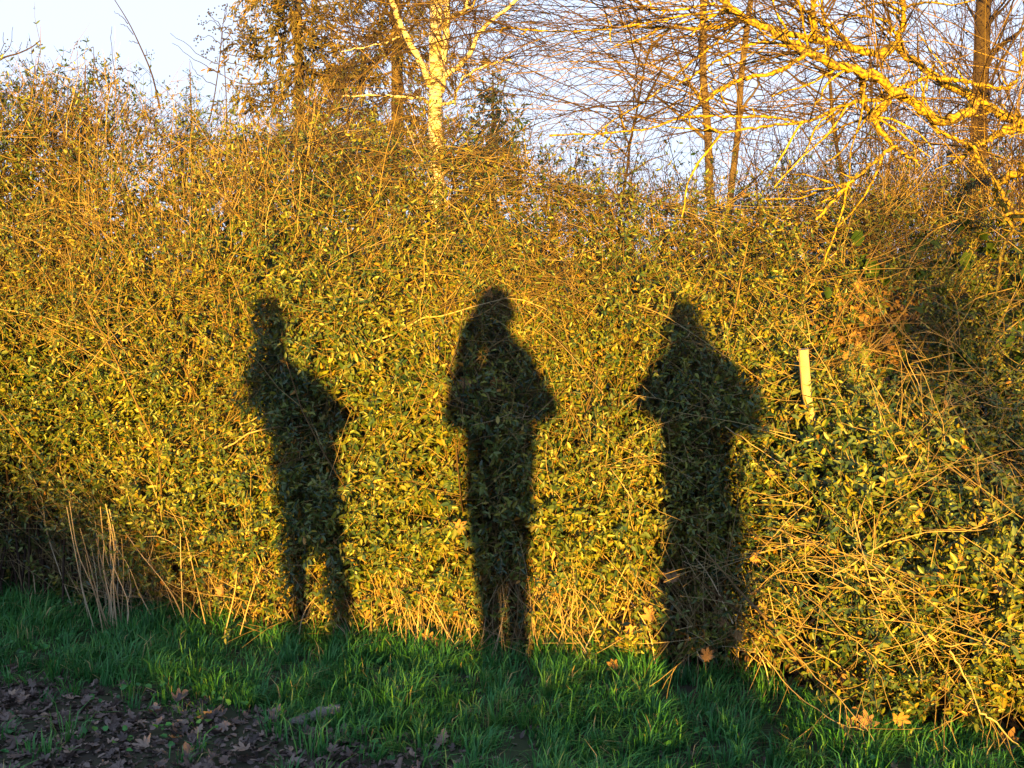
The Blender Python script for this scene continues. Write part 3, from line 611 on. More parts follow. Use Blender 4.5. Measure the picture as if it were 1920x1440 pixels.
# ------------------------------------------------------------------ the lichen covered tree that hangs in from the right
def lichen_tree():
    o0=np.array([3.3,5.2,0]); root=empty('lichen_tree',o0,'bare tree thick with yellow lichen reaching in over the hedge from the right','tree')
    tr=poly([o0,o0+[.05,.02,1.0],o0+[-.1,0,2.0],o0+[-.05,0,3.0],o0+[.1,.1,4.2]],20); mb=MB(); tubes(mb,tr,np.linspace(.13,.06,20),12,tint=[.5],lump=.03); mb.build('trunk',M_lichen,root,o0,smooth=True)
    T=lambda z: tuple(tr[int(np.argmin(np.abs(tr[:,2]-z)))])
    def px3(pts,Y0,Y1): return [P(px,py,Y0+(Y1-Y0)*k/(len(pts)-1)) for k,(px,py) in enumerate(pts)]
    limbs=[ # points from the thick end to the tip, depth at both, radius at both
     ([(1960,250),(1913,228),(1870,208),(1830,187),(1763,150),(1707,110),(1682,85),(1690,50),(1693,0),(1690,-60)],5.0,4.7,.026,.012,1),
     ([(1682,85),(1647,100),(1597,90),(1530,73),(1463,60),(1430,45),(1400,38),(1330,52),(1240,52),(1180,50)],4.7,4.3,.021,.004,0),
     ([(1830,187),(1813,213),(1767,228),(1740,213),(1703,183),(1677,168),(1643,143),(1597,130),(1557,117),(1513,98),(1473,75),(1430,48),(1390,28),(1363,10),(1330,-40)],4.75,4.3,.025,.015,0),
     ([(1680,168),(1660,195),(1647,212),(1640,227),(1663,260),(1697,290),(1720,303)],4.6,4.6,.019,.007,0),
     ([(1617,147),(1616,170),(1624,200),(1640,226)],4.6,4.6,.010,.012,0),
     ([(1675,275),(1643,300),(1610,330),(1588,347),(1570,367),(1530,413)],4.5,4.4,.009,.0055,0),
     ([(1663,187),(1620,190),(1580,198),(1530,222),(1500,230),(1440,236),(1390,243),(1350,247),(1318,232)],4.6,4.3,.008,.005,0),
     ([(1500,230),(1450,220),(1400,219),(1340,218),(1280,220),(1220,240),(1130,250),(1030,254)],4.45,4.2,.006,.004,0),
     ([(1513,100),(1470,130),(1440,140),(1395,147),(1345,172),(1310,198),(1283,216)],4.4,4.3,.010,.007,0),
     ([(1513,100),(1460,82),(1420,80),(1370,100),(1320,128),(1270,160)],4.45,4.3,.008,.004,0),
     ([(1740,215),(1760,245),(1800,265),(1822,275),(1835,300),(1850,320),(1870,345),(1885,370),(1905,405)],4.7,4.6,.010,.009,0),
     ([(1960,310),(1920,322),(1885,335),(1868,350),(1875,375),(1900,405),(1925,415)],4.7,4.65,.022,.012,0),
     ([(1913,228),(1880,245),(1850,262),(1822,275),(1800,300),(1785,305)],4.9,4.7,.014,.008,0),
     ([(1920,240),(1885,250),(1855,262),(1830,275)],4.95,4.7,.012,.008,0),
     ([(1930,400),(1900,430),(1880,470),(1872,520),(1866,556)],4.5,4.4,.009,.0045,0),
     ([(1763,150),(1800,150),(1840,160),(1880,165),(1905,150),(1915,120),(1925,80)],4.8,4.7,.011,.007,0),
     ([(1682,165),(1705,158),(1740,145),(1763,148)],4.65,4.7,.010,.008,0),
     ([(1530,73),(1527,50),(1525,20),(1530,-20)],4.55,4.5,.013,.011,0),
     ([(1690,90),(1680,65),(1668,45),(1650,36),(1600,30),(1570,45)],4.7,4.6,.006,.004,0),
     ([(1597,90),(1570,60),(1540,40),(1500,10),(1480,-20)],4.6,4.5,.009,.007,0),
     ([(1400,30),(1330,90),(1280,130),(1210,190),(1150,225),(1100,270)],4.4,4.2,.005,.003,0),
     ([(1370,15),(1280,30),(1170,50),(1080,58),(1000,57),(940,50)],4.3,4.1,.005,.0025,0),
     ([(1340,5),(1250,20),(1180,0),(1100,-20)],4.3,4.2,.005,.003,0)]
    paths=[]
    for pts,Y0,Y1,r0,r1,far in limbs:
        W=px3(pts,Y0,Y1)
        if pts[0][0]>1925: W=[np.array(T(W[0][2]))*.999]+W
        K=48; pa=poly(W,K); pa[1:-1]+=rng.normal(size=(K-2,3))*min(.004,r1*.4); mb=MB(); R=np.linspace(r0,r1,K)*.82*(1+.12*rng.normal(size=K)); 
        if pts[0][0]>1925: R[0]=r0*1.5
        tubes(mb,pa,R,10,tint=[.48],lump=.13)
        # crusts of lichen standing proud, spurs
        sp=spawn(pa[None],max(6,int(r0*700)),.05,1,spread=.95,L=(.02,.07),K=4,wob=.3); tubes(mb,sp,taper(len(sp),4,.0035,.0018),4,tint=np.full(len(sp),.6),lump=.15)
        mb.build('limb',M_lichen,root,pa[0],smooth=True); paths.append(pa)
    A=np.array(paths)
    # long switch-like shoots, arching left and down
    vis=A
    s1=spawn(vis,430,.0,1,spread=.85,L=(.35,1.15),K=12,wob=.055,bias=(-.75,-.1,.05),bend=(-.01,0,-.05))
    s2=spawn(vis,110,.0,.8,spread=.9,L=(.3,.9),K=10,wob=.06,bias=(-.1,0,.9),bend=(0,0,0))
    t1=spawn(s1,1500,.2,1,spread=.7,L=(.08,.38),K=6,wob=.10,bias=(-.25,0,-.1),bend=(0,0,-.02))
    t2=spawn(s2,300,.2,1,spread=.7,L=(.08,.3),K=6,wob=.10)
    tw=MB()
    s1=s1[s1[:,-1,2]>2.0]; s2=s2[s2[:,-1,2]>2.0]; t1=t1[t1[:,-1,2]>1.95]; t2=t2[t2[:,-1,2]>1.95]
    for arr,r0,r1 in ((s1,.0030,.0011),(s2,.0030,.0012),(t1,.0013,.0008),(t2,.0013,.0008)):
        N,K,_=arr.shape; tubes(tw,arr,taper(N,K,r0*rng.uniform(.6,1.2,N),r1),3,tint=np.clip(rng.normal(.55,.25,N),0,1))
    tw.build('switches',M_btwig,root,o0,kind='stuff')
    # thicker lichen-crusted side shoots
    lm=MB(); l1=spawn(vis[:7],60,.1,1,spread=.85,L=(.12,.42),K=9,wob=.14,bias=(-.3,0,.1)); tubes(lm,l1,taper(60,9,.005,.0026),6,tint=np.clip(rng.normal(.58,.1,60),0,1),lump=.2)
    lm.build('lichen_shoots',M_lichen,root,o0,kind='stuff')
lichen_tree()

# ------------------------------------------------------------------ plants that stand up against the sky
def sky_plants():
    def sprig(name,label,pts,Y,r,sides,clusters,cat='shrub stem'):
        W=[P(px,py,Y) for px,py in pts]; o0=W[0]; root=empty(name,o0,label,cat)
        pa=poly(W,14); mb=MB(); tubes(mb,pa,np.linspace(r,r*.45,14),5,tint=[.2]); mb.build('stem',M_btwig,root,o0)
        for sp in sides:
            a=poly([P(px,py,Y) for px,py in sp],9); a[1:]+=rng.normal(size=(8,3))*.003; m=MB(); tubes(m,a,np.linspace(.002,.001,9),4,tint=[.15]); m.build('side_twig',M_btwig,root,a[0])
        if clusters:
            e=np.array([P(px,py,Y) for px,py in clusters]); v,t,ti=berries(e,14,.013,.0045); m=MB(); m.add(v,tris=t,tint=ti); m.build('berry_cluster',M_berry,root,o0,kind='stuff')
    sprig('berry_plant','tall twiggy stem with black berry heads against the sky, left stem of the pair',[(392,230),(402,180),(412,110),(416,60),(424,12)],5.6,.0032,
       [[(410,120),(385,110),(350,85),(320,62)],[(408,135),(380,120),(350,100),(322,80)],[(415,80),(440,60),(450,38)],[(416,55),(400,40),(385,45)],[(415,85),(395,68),(378,68)],[(417,45),(424,25),(424,12)],[(412,100),(430,85),(450,82)],[(405,160),(370,140),(355,110)],[(414,50),(395,30),(393,22)]],
       [(395,25),(378,42),(424,12),(446,35),(372,68),(400,56),(398,88),(430,84),(455,70),(382,98)])
    sprig('berry_plant','slimmer bare stem standing right beside the berry stem against the sky',[(425,230),(424,180),(420,110),(417,60)],5.6,.0030,
       [[(420,100),(470,105),(512,92)],[(420,92),(450,80),(475,88)],[(422,115),(460,125),(490,140)],[(417,60),(440,40),(455,30)],[(445,40),(455,75),(462,130)]],[(455,60),(460,80),(448,70)])
    sprig('bare_sapling','long dark bare shoot leaning left high above the hedge',[(300,205),(285,140),(262,85),(240,40),(212,-5)],5.5,.0042,[[(240,45),(225,30),(214,22)],[(250,65),(235,48),(224,46)],[(262,85),(248,78),(242,78)],[(272,105),(275,98),(274,92)]],[])
    sprig('berry_plant','bent shoot with small berries left of the long leaning shoot',[(205,215),(190,175),(178,120),(175,88)],5.5,.0028,[[(195,180),(215,140),(208,80),(212,50)],[(175,88),(168,92),(160,98)],[(215,130),(240,130),(262,150)],[(190,165),(165,130),(115,135)]],[(226,130),(215,152),(232,160),(258,135),(232,170)])
    sprig('bare_sapling','dark forked twig reaching in at the upper left edge',[(-40,150),(0,112),(35,100),(60,88),(75,76)],5.4,.005,[[(0,112),(10,95),(20,80),(24,48)],[(30,100),(38,90),(40,80)],[(-20,130),(5,85),(3,60)],[(50,95),(52,84),(52,78)]],[])
sky_plants()
# darker berry laden bush at the upper left
def left_bush():
    o0=np.array([-2.3,5.5,0]); root=empty('berry_bush',o0,'dark twiggy bush with berries rising at the upper left edge','bush')
    n=60; b0=np.tile(o0,(n,1))+rng.normal(size=(n,3))*[.25,.15,0]; tgt=np.array([P(rng.uniform(-160,220),rng.uniform(120,290)+max(0,0),5.5+rng.uniform(-.2,.4)) for _ in range(n)])
    t_=np.linspace(0,1,10)[None,:,None]; main=b0[:,None]*(1-t_)+tgt[:,None]*t_; main+=np.cumsum(rng.normal(size=main.shape)*.006,1)
    keep=np.array([ (P(0,0,5.5)[0]<1) for _ in range(n)]); 
    s=spawn(main,1500,.72,1,spread=.9,L=(.05,.24),K=5,wob=.15,bias=(0,0,.3)); mb=MB(); tubes(mb,main,taper(n,10,.006,.0016),4,tint=rng.uniform(.2,.6,n)); mb.build('stems',M_btwig,root,o0,kind='stuff')
    mb=MB(); tubes(mb,s,taper(1500,5,.0014,.0007),3,tint=rng.uniform(.1,.6,1500)); mb.build('fine_twigs',M_btwig,root,o0,kind='stuff')
    f=MB(); leaf_up(f,s,np.full(1500,.15),.04,.03,tintoff=-.15,start=.3); f.build('foliage',M_leaf,root,o0,kind='stuff')
    v,t,ti=berries(s[::5,-1],8,.014,.004); m=MB(); m.add(v,tris=t,tint=ti); m.build('berry_clusters',M_berry,root,o0,kind='stuff')
left_bush()

# ------------------------------------------------------------------ birch
def birch():
    Y=14.; b0=P(822,480,Y); b0[2]=0; root=empty('birch_tree',b0,'white barked birch tree standing behind the middle of the hedge','tree')
    q=lambda pts,dy=0: [P(px,py,Y+dy*k/(len(pts)-1)) for k,(px,py) in enumerate(pts)]
    top_=P(818,-420,Y)
    tr=poly([b0]+q([(820,320),(815,230),(818,150),(816,70),(818,0)])+[top_],40); R=np.interp(tr[:,2],[0,2.6,4.6,8],[.125,.085,.072,.04])
    mb=MB(); tubes(mb,tr,R,14,tint=[.5]); mb.build('trunk',M_birch,root,b0,smooth=True)
    L=[([(826,135),(833,90),(838,40),(838,0),(842,-200)],0,.05,.035),([(806,160),(795,128),(768,80),(758,60),(745,30),(733,-5),(715,-80)],-.5,.042,.026),([(828,172),(838,140),(865,118),(882,100),(900,60),(925,35),(965,5),(1010,-40)],-.6,.036,.018),
       ([(806,196),(790,185),(740,180),(690,178),(640,181)],-.5,.02,.009),([(829,195),(850,190),(862,160),(880,138),(925,118),(960,112)],-.4,.02,.008),([(830,50),(840,35),(870,22),(876,5),(874,-60)],-.3,.025,.02),
       ([(757,65),(735,75),(700,85),(640,97)],-.3,.012,.005),([(807,270),(790,255),(765,245)],-.3,.015,.006),([(832,60),(850,28),(880,15),(905,-20)],-.4,.018,.01)]
    A=[]
    for pts,dy,r0,r1 in L:
        pa=poly(q(pts,dy),24); pa[1:-1]+=rng.normal(size=(22,3))*.008; mb=MB(); tubes(mb,pa,np.linspace(r0,r1,24),8,tint=[.5]); mb.build('limb',M_birch,root,pa[0],smooth=True); A.append(pa)
    A=np.array(A); s=spawn(A,260,.2,1,spread=.8,L=(.4,1.6),K=9,wob=.10,bias=(0,0,.1),bend=(0,0,-.06)); t=spawn(s,1300,.2,1,spread=.7,L=(.2,.7),K=6,wob=.12,bend=(0,0,-.1))
    mb=MB(); tubes(mb,s,taper(260,9,.006,.003),3,tint=rng.uniform(.2,.7,260)); tubes(mb,t,taper(1300,6,.003,.002),3,tint=rng.uniform(.1,.6,1300)); mb.build('fine_twigs',M_btwig,root,b0,kind='stuff')
birch()
# ------------------------------------------------------------------ spruces
def spruce(px,Y,H,rad,label,mat,zmin=1.0,dens=1.0,whorl=.42):
    b0=P(px,483,Y); b0[2]=0; root=empty('spruce_tree',b0,label,'tree')
    tr=np.stack([np.full(14,b0[0]),np.full(14,b0[1]),np.linspace(0,H,14)],-1); mb=MB(); tubes(mb,tr,np.linspace(.022*H/2+.05,.01,14),10,tint=[.5]); mb.build('trunk',M_bark,root,b0,smooth=True)
    br=[]; z=zmin; zv=1.6+Y*.216+1.3
    while z<H-.3:
        n=int(rng.integers(5,8)); a0=rng.uniform(0,6.28)
        for k in range(n):
            if rng.uniform()<.10: continue
            a=a0+k*6.283/n+rng.normal()*.18; Lb=rad*(1-z/H)**.8*rng.uniform(.65,1.15); br.append((z+rng.normal()*.08,a,Lb))
        z+=whorl*rng.uniform(.8,1.25)
    z,a,Lb=np.array(br).T; n=len(z); t=np.linspace(0,1,9)[None]
    hx=np.cos(a)[:,None]; hy=np.sin(a)[:,None]; r=Lb[:,None]*t; sag=rng.uniform(.16,.34,n)[:,None]
    zz=z[:,None]-Lb[:,None]*(sag*np.sin(t*2.4))+Lb[:,None]*.10*t**3
    main=np.stack([b0[0]+hx*r,b0[1]+hy*r,zz],-1); main[:,1:]+=np.cumsum(rng.normal(size=main[:,1:].shape)*.012,1)
    mb=MB(); tubes(mb,main,taper(n,9,.022,.006),4,tint=np.full(n,.5)); mb.build('branches',M_bark,root,b0,kind='stuff')
    low=main[z<zv]; up=main[z>=zv]; ns=int(len(low)*30*dens); s=spawn(low,ns,.12,1,spread=.85,L=(.25,.75),K=5,wob=.08,bias=(0,0,-.35),bend=(0,0,-.14))
    if len(up): s=np.concatenate([s,spawn(up,int(len(up)*9*dens),.12,1,spread=.85,L=(.25,.75),K=5,wob=.08,bias=(0,0,-.35),bend=(0,0,-.14))]); ns=len(s)
    f=MB(); M=int(ns*15); i=rng.integers(0,ns,M); tt=rng.uniform(0,1,M)*4; k=np.minimum(tt.astype(int),3); ff=(tt-k)[:,None]
    p=s[i,k]*(1-ff)+s[i,k+1]*ff; tan=nrm(s[i,k+1]-s[i,k]); d=nrm(tan*.8+rng.normal(size=(M,3))*.45+np.array([[0,0,-.25]]))
    ti=np.clip(rng.normal(.5,.18,ns)[i]+rng.normal(size=M)*.14,0,1)
    leaves(f,p,d,rand_dir(M),rng.uniform(.07,.16,M),rng.uniform(.018,.033,M),ti,fold=.3)
    f.build('foliage',mat,root,b0,kind='stuff')
spruce(567,22,9.5,2.4,'golden lit spruce with drooping boughs left of the birch',M_spruce,1.5,dens=.8,whorl=.5)
spruce(748,26,14,2.9,'broad dense spruce standing directly behind the birch',M_spruce,1.5,dens=1.0,whorl=.5)
spruce(925,20,4.6,.95,'small dark blue green spruce low behind the hedge right of the birch',M_blue,.6,dens=.5,whorl=.3)
spruce(366,60,11.2,1.6,'small distant bluish conifer showing above the hedge at the left',M_blue,2,dens=.22,whorl=.6)

# ------------------------------------------------------------------ bare trees behind at the right
def bare_tree(px,Y,H,r,lab,lean=0,n1=26,L1=(1.0,2.6),stems=1,tint=.4,cones=False,fine=1.0,zlo=.18,seed=0):
    b0=P(px,483,Y); b0[2]=0; root=empty('bare_tree',b0,lab,'tree'); ps=[]
    for s in range(stems):
        off=np.array([.30*(s-(stems-1)/2)*1.0,0,0]); K=16; t=np.linspace(0,1,K)[:,None]
        pa=b0+off*t*3+np.array([lean,0,H])*t+np.cumsum(rng.normal(size=(K,3))*[.07,.05,0],0)*min(.35,H/9); mb=MB(); tubes(mb,pa,np.linspace(r,r*.35,K)*(1-.2*s),9,tint=[tint],lump=.03); mb.build('trunk',M_bark,root,b0,smooth=True); ps.append(pa)
    A=np.array(ps); l1=spawn(A,n1,zlo,1,spread=.85,L=L1,K=10,wob=.10,bias=(0,0,.25)); m=int(n1*9*fine); l2=spawn(l1,m,.15,1,spread=.75,L=(.35,1.2),K=8,wob=.11); k3=int(m*5*fine); l3=spawn(l2,k3,.15,1,spread=.7,L=(.12,.5),K=5,wob=.14)
    mb=MB(); tubes(mb,l1,taper(n1,10,.02,.007),5,tint=np.full(n1,tint+.1)); mb.build('branches',M_bark,root,b0,kind='stuff')
    mb=MB(); tubes(mb,l2,taper(m,8,.0065,.003),3,tint=rng.uniform(.2,.7,m)); tubes(mb,l3,taper(k3,5,.003,.0018),3,tint=rng.uniform(.1,.6,k3)); mb.build('fine_twigs',M_btwig,root,b0,kind='stuff')
    if cones:
        v,t,ti=berries(l3[::3,-1],2,.05,.016); mb=MB(); mb.add(v,tris=t,tint=ti); mb.build('small_cones',M_btwig,root,b0,kind='stuff')
bare_tree(1352,12,8.5,.05,'twin stemmed bare tree rising behind the hedge at right of centre',stems=2,n1=24,L1=(.8,1.9),fine=.8,tint=.5)
bare_tree(1828,16,13,.13,'dark straight bare trunk at the right with small cones in its twigs',n1=46,L1=(1.2,2.8),tint=.15,cones=True,fine=.8,lean=-.25)
bare_tree(1130,22,5.4,.04,'small far bare tree between the birch and the twin stemmed tree',n1=22,L1=(.7,1.8),fine=.7,lean=.8,tint=.2)
bare_tree(1620,20,7.5,.045,'thin far bare tree between the two larger bare trunks',n1=30,L1=(.9,2.4),fine=.8,tint=.2,lean=-1.0)
bare_tree(2080,13,9,.09,'bare tree at the far right edge behind the lichen branches',n1=30,L1=(1,2.4),fine=.75,tint=.3)
# far thicket behind the hedge
def thicket():
    mb=MB(); n=1100; px=rng.uniform(960,2100,n); Y=rng.uniform(7.5,13,n); b=np.array([P(a,483,y) for a,y in zip(px,Y)]); b[:,2]=0
    hgt=np.interp(px,[960,1150,1400,1700,2100],[2.0,2.0,2.4,3.3,3.8])
    s=grow(b,np.stack([rng.normal(size=n)*.25,rng.normal(size=n)*.2,np.ones(n)],-1),hgt*rng.uniform(.6,1.15,n),9,.09); t=spawn(s,6000,.35,1,spread=.75,L=(.15,.6),K=4,wob=.15)
    tubes(mb,s,taper(n,9,.006,.002),3,tint=rng.uniform(.1,.7,n)); tubes(mb,t,taper(6000,4,.0026,.0014),3,tint=rng.uniform(.1,.7,6000))
    mb.build('thicket',M_btwig,kind='stuff',label='tangled bare thicket behind the right half of the hedge',cat='thicket')
    f=MB(); k=15000; x=rng.uniform(-6,9,k); y=rng.uniform(6.8,9,k); z=rng.uniform(0,1,k)**.8*(1.75+.30*sm(-x,-.3,.8)+.15*wave(x,y,.8,71)); leaves(f,np.stack([x,y,z],-1),rand_dir(k),rand_dir(k),rng.uniform(.06,.11,k),rng.uniform(.04,.06,k),np.clip(rng.normal(.25,.2,k),0,.9))
    f.build('undergrowth',M_leaf,kind='stuff',label='dark leafy undergrowth behind the hedge',cat='undergrowth')
thicket()

# ------------------------------------------------------------------ the three people whose shadows fall on the hedge
def cloth_mat(name,col,r=.85):
    m=bpy.data.materials.new(name); m.use_nodes=True; b=m.node_tree.nodes['Principled BSDF']; b.inputs['Roughness'].default_value=r
    nz=m.node_tree.nodes.new('ShaderNodeTexNoise'); nz.inputs['Scale'].default_value=60; rp=m.node_tree.nodes.new('ShaderNodeValToRGB')
    rp.color_ramp.elements[0].color=(*[c*.75 for c in col],1); rp.color_ramp.elements[1].color=(*[min(1,c*1.2) for c in col],1)
    m.node_tree.links.new(nz.outputs[0],rp.inputs[0]); m.node_tree.links.new(rp.outputs[0],b.inputs['Base Color']); return m
M_skin=cloth_mat('skin',(.5,.32,.24),.5); M_coat=cloth_mat('dark coat cloth',(.04,.045,.06)); M_trs=cloth_mat('trouser cloth',(.05,.06,.09)); M_hair=cloth_mat('hair',(.06,.04,.03)); M_shoe=cloth_mat('shoe leather',(.03,.025,.02),.5); M_cam=cloth_mat('black camera plastic',(.02,.02,.02),.4)
def skinned(name,V,E,R,mat,parent,org,sub=2,root_i=0):
    me=bpy.data.meshes.new(name); me.from_pydata([tuple(np.array(v)-org) for v in V],E,[]); o=bpy.data.objects.new(name,me); C.objects.link(o)
    o.parent=parent; o.location=Vector(org)-parent.location
    me.materials.append(mat)
    bm=bmesh.new(); bm.from_mesh(me); bm.to_mesh(me); bm.free()
    md=o.modifiers.new('skin','SKIN'); md.use_smooth_shade=True; md.use_x_symmetry=False
    for i,v in enumerate(me.skin_vertices[0].data):
        r=R[i]; v.radius=(r if isinstance(r,tuple) else (r,r)); v.use_root=(i==root_i)
    s=o.modifiers.new('sub','SUBSURF'); s.levels=sub; s.render_levels=sub
    return o
def SH(px,py,yp,Yh=4.88):
    """where something standing at depth yp has to be to cast its shadow at px, py on the hedge"""
    h=P(px,py,Yh); return h-SUN_DIR*((Yh-yp)/SUN_DIR[1])
PXM=4.88/F
def person(label,yp,J,coatlen,gadget,Yh=4.88):
    """J: joints in photo pixels of the shadow; y offsets in metres (negative away from the hedge)"""
    S=lambda k,dy=0: SH(J[k][0],J[k][1],yp+dy,Yh)
    r=lambda p: p*PXM*(Yh/4.88)
    root_p=S('hip'); root_p[2]=0; root=empty('person',root_p,label,'person'); org=root_p
    hipL=S('hip')+np.array([-r(J['hw'])*.55,0,-.04]); hipR=S('hip')+np.array([r(J['hw'])*.55,0,-.04])
    V=[S('hip'),S('waist'),S('chest'),S('neck',.02),S('head',.04)+np.array([0,0,-.045]),S('head',.05)+np.array([0,0,.045]),S('shl'),S('shr'),S('elL',.10),S('elR',.10),S('haL',.30),S('haR',.30)]
    E=[(0,1),(1,2),(2,3),(3,4),(4,5),(2,6),(2,7),(6,8),(7,9),(8,10),(9,11)]
    R=[(.13,.10),(.12,.09),(.13,.10),.05,(.068,.085),(.066,.085),.055,.055,.042,.042,.026,.026]
    for sgn,h,k,f,hip in ((-1,'knL','ftL','L',hipL),(1,'knR','ftR','R',hipR)):
        i=len(V); kn=S(h,.02); ft=S(k); ft=np.array([ft[0],ft[1]-.0,.08]); kn[2]=.48
        V+=[hip,kn,ft,np.array([ft[0]+.01*sgn,ft[1]+.14,.035])]; E+=[(0,i),(i,i+1),(i+1,i+2),(i+2,i+3)]; R+=[.085,.055,.04,.035]
    # hands: palm, four fingers and a thumb curled round the camera
    for sgn,hi in ((1,10),(-1,11)):
        w=V[hi]; pi=len(V); palm=w+np.array([sgn*.02,.05,.03]); V.append(palm); E.append((hi,pi)); R.append((.03,.016))
        for q in range(4):
            b=palm+np.array([sgn*.012,.03,.026-.018*q]); m1=b+np.array([sgn*.03,.012,0]); m2=m1+np.array([sgn*(.022-.003*abs(q-1)),-.012,0])
            i=len(V); V+=[b,m1,m2]; E+=[(pi,i),(i,i+1),(i+1,i+2)]; R+=[.009,.0085,.0075]
        b=palm+np.array([sgn*.006,-.004,.035]); m1=b+np.array([sgn*.028,-.01,.008]); i=len(V); V+=[b,m1]; E+=[(pi,i),(i,i+1)]; R+=[.011,.009]
    skinned('body',V,E,R,M_skin,root,org)
    # face: nose and ears are small shapes on the head, hair over it
    hd=S('head',.045)
    hb=bmesh.new(); bmesh.ops.create_uvsphere(hb,u_segments=24,v_segments=16,radius=1)
    for v in hb.verts:
        v.co.x*=.079; v.co.y*=.098; v.co.z*=.105
        if v.co.y>.02: v.co.y=.02+(v.co.y-.02)*.25
        v.co.z+=.02; v.co*=1+.04*math.sin(v.co.x*160)*math.cos(v.co.z*120)
    me=bpy.data.meshes.new('hair'); hb.to_mesh(me); hb.free(); me.materials.append(M_hair); h=bpy.data.objects.new('hair',me); C.objects.link(h); h.parent=root; h.location=Vector(hd-np.array([0,.012,0]))-root.location
    for nm,off,sz in (('nose',(0,.105,0),(.013,.022,.022)),('ear',(-.08,.01,0),(.010,.022,.032)),('ear',(.08,.01,0),(.010,.022,.032)),('eye',(-.03,.085,.012),(.012,.010,.009)),('eye',(.03,.085,.012),(.012,.010,.009)),('mouth',(0,.088,-.045),(.024,.008,.006))):
        bb=bmesh.new(); bmesh.ops.create_uvsphere(bb,u_segments=12,v_segments=8,radius=1)
        for v in bb.verts: v.co=Vector((v.co.x*sz[0],v.co.y*sz[1],v.co.z*sz[2]))
        me=bpy.data.meshes.new(nm); bb.to_mesh(me); bb.free(); me.materials.append(M_skin); e=bpy.data.objects.new(nm,me); C.objects.link(e); e.parent=root; e.location=Vector(hd+np.array(off))-root.location
    # coat: torso and sleeves
    V=[S('waist'),S('chest'),S('collar'),S('shl'),S('shr'),S('elL',.10),S('elR',.10),S('haL',.27),S('haR',.27),S('hem')]
    E=[(9,0),(0,1),(1,2),(1,3),(1,4),(3,5),(4,6),(5,7),(6,8)]
    R=[(r(J['ww']),.15),(r(J['cw']),.15),(J.get('cr',.11),.10),.10,.10,r(J['ew']),r(J['ew']),.055,.055,(r(J['hmw']),.16)]
    skinned('coat',V,E,R,M_coat,root,org,root_i=0)
    V=[S('hip'),hipL,hipR]; E=[(0,1),(0,2)]; R=[(.13,.11),r(J['lw'])*1.1,r(J['lw'])*1.1]
    for k,kk,hi in (('knL','ftL',1),('knR','ftR',2)):
        i=len(V); kn=S(k,.02); kn[2]=.50; ft=S(kk); ft=np.array([ft[0],ft[1],.07]); V+=[kn,ft]; E+=[(hi,i),(i,i+1)]; R+=[r(J['lw']),r(J['lw'])*.85]
        sh=MB(); 
    skinned('trousers',V,E,R,M_trs,root,org)
    for kk in ('ftL','ftR'):
        ft=S(kk); pa=np.array([[ft[0],ft[1]-.09,.04],[ft[0],ft[1]-.06,.05],[ft[0],ft[1]+.0,.052],[ft[0],ft[1]+.1,.042],[ft[0],ft[1]+.17,.036],[ft[0],ft[1]+.2,.03]]); m=MB(); tubes(m,pa,np.array([.012,.042,.05,.045,.038,.012]),10,tint=[.5]); m.build('shoe',M_shoe,root,pa[2],smooth=True)
    if J.get('hood'):
        ps=np.array([S_+np.array([0,.02,0]) for S_ in (SH(1274,576,yp,Yh),SH(1275,592,yp,Yh),SH(1277,620,yp,Yh),SH(1279,650,yp,Yh),SH(1284,680,yp,Yh),SH(1289,708,yp,Yh),SH(1292,740,yp,Yh))])
        m=MB(); tubes(m,ps,np.array([r(6),r(24),r(36),r(48),r(70),r(92),r(104)]),20,tint=[.5]); c0=ps[0]
        for a_ in m.v: a_[:,1]=c0[1]+(a_[:,1]-c0[1])*.62
        m.build('hood',M_coat,root,c0,smooth=True)
    if gadget:
        c=(S('haL',.36)+S('haR',.36))/2+np.array([0,0,.03]); bb=bmesh.new(); bmesh.ops.create_cube(bb,size=1)
        for v in bb.verts: v.co=Vector((v.co.x*gadget[0],v.co.y*.03,v.co.z*gadget[1]))
        bmesh.ops.bevel(bb,geom=bb.edges[:],offset=.005,segments=2,affect='EDGES')
        me=bpy.data.meshes.new('held_camera'); bb.to_mesh(me); bb.free(); me.materials.append(M_cam); g=bpy.data.objects.new('held_camera',me); C.objects.link(g); c[1]=min(c[1],-.10); g.location=Vector(c); tag(g,gadget[2],'camera')
        m=MB(); pa=np.array([[0,.015,0],[0,.03,0],[0,.045,0]])+c; tubes(m,pa,np.array([.02,.02,.017]),14,tint=[.2]); m.build('lens',M_cam,g,c,smooth=True)
JM=dict(hip=(935,930),waist=(928,850),chest=(934,755),neck=(932,650),collar=(935,665),head=(926,592),shl=(890,722),shr=(985,712),elL=(858,785),elR=(1022,772),haL=(892,592),haR=(958,640),knL=(920,1060),ftL=(926,1240),knR=(968,1060),ftR=(968,1240),hem=(935,930),hw=50,ww=80,cw=88,hmw=68,ew=30,lw=25)
JR=dict(hip=(1290,950),waist=(1286,850),chest=(1286,760),neck=(1279,655),hood=1,cr=.125,collar=(1282,654),head=(1276,618),shl=(1250,712),shr=(1345,706),elL=(1206,762),elR=(1386,764),haL=(1262,668),haR=(1305,664),knL=(1252,1090),ftL=(1250,1270),knR=(1322,1090),ftR=(1322,1270),hem=(1290,985),hw=62,ww=92,cw=104,hmw=88,ew=42,lw=40)
JL=dict(hip=(604,935),waist=(596,850),chest=(576,770),neck=(522,665),collar=(535,690),head=(518,612),shl=(515,720),shr=(595,705),elL=(484,735),elR=(656,795),haL=(505,655),haR=(560,680),knL=(570,1060),ftL=(566,1220),knR=(652,1060),ftR=(655,1220),hem=(602,910),hw=52,ww=90,cw=92,hmw=72,ew=26,lw=21)
person('photographer in a dark coat behind the camera casting the middle shadow',-.50,JM,0,(.12,.075,'black camera held up by the middle photographer'))
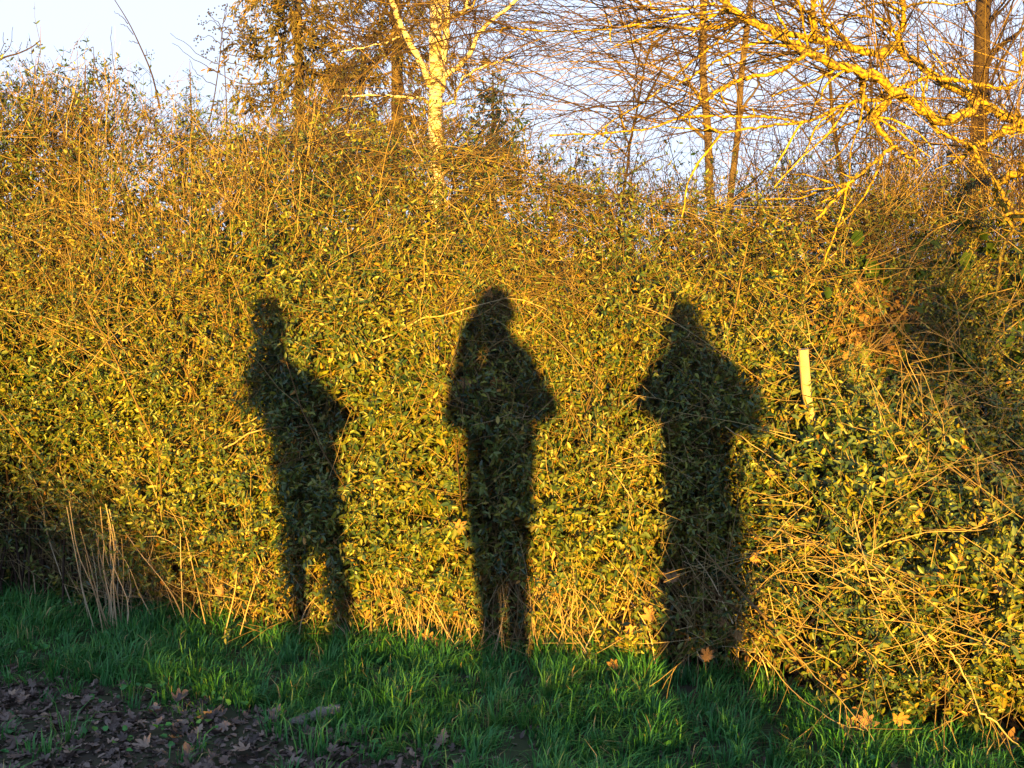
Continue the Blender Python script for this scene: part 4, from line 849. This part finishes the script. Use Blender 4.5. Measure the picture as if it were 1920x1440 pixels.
person('person in a dark coat with elbows raised casting the right hand shadow',-.80,JR,0,(.10,.07,'black camera held up by the person on the right'),Yh=4.76)
person('person standing with legs apart casting the left hand shadow',-.80,JL,0,(.10,.07,'black camera held up by the person on the left'),Yh=4.95)

# ------------------------------------------------------------------ added weeds and shrub, out of view, that break up and block the low sun
def add_shade_weeds():  # added stalks that roughen the shadow edge of the rise
    n=4200; x=rng.uniform(-3.4,3.4,n); x=x[(x<-1.1)|(rng.uniform(size=n)<.16)]; n=len(x); y=rng.uniform(-14.5,-11.5,n); h=rng.uniform(.08,.38,n)*np.where(x<-1.0,1.5,.75)
    ps=grow(np.stack([x,y,gz(x,y)-.02],-1), np.stack([rng.normal(size=n)*.3,rng.normal(size=n)*.3,np.ones(n)],-1), h, 5, .12)
    mb=MB(); tubes(mb,ps,taper(n,5,.004,.002),3,tint=rng.uniform(0,1,n)); mb.build('shade_weeds',M_straw,kind='stuff',label='dry tall weeds on top of the field bank behind the camera',cat='weeds')
add_shade_weeds()
def add_shade_shrub(x,y,H,lab,n1,w):  # added out of view, crown placed to darken the hedge's right end
    b0=np.array([x,y,float(gz(np.array(x),np.array(y)))]); root=empty('shade_shrub',b0,lab,'shrub')
    m=grow(np.tile(b0,(n1,1)), np.stack([rng.normal(size=n1)*w,rng.normal(size=n1)*w,np.ones(n1)],-1), rng.uniform(.7,1.05,n1)*H, 9, .08)
    mb=MB(); tubes(mb,m,taper(n1,9,.012,.004),5,tint=np.full(n1,.4)); mb.build('stems',M_bark,root,b0,kind='stuff')
    t=spawn(m,n1*20,.66,1,spread=.9,L=(.15,.5),K=5); mb=MB(); tubes(mb,t,taper(len(t),5,.004,.002),3,tint=rng.uniform(0,.6,len(t))); mb.build('fine_twigs',M_btwig,root,b0,kind='stuff')
    f=MB(); leaf_up(f,t,np.full(len(t),.3),.09,.055,start=.2); f.build('foliage',M_leaf,root,b0,kind='stuff')
add_shade_shrub(2.18,-8.0,2.75,'thin shrub on the bank whose shade dapples the right end of the hedge',15,.11)
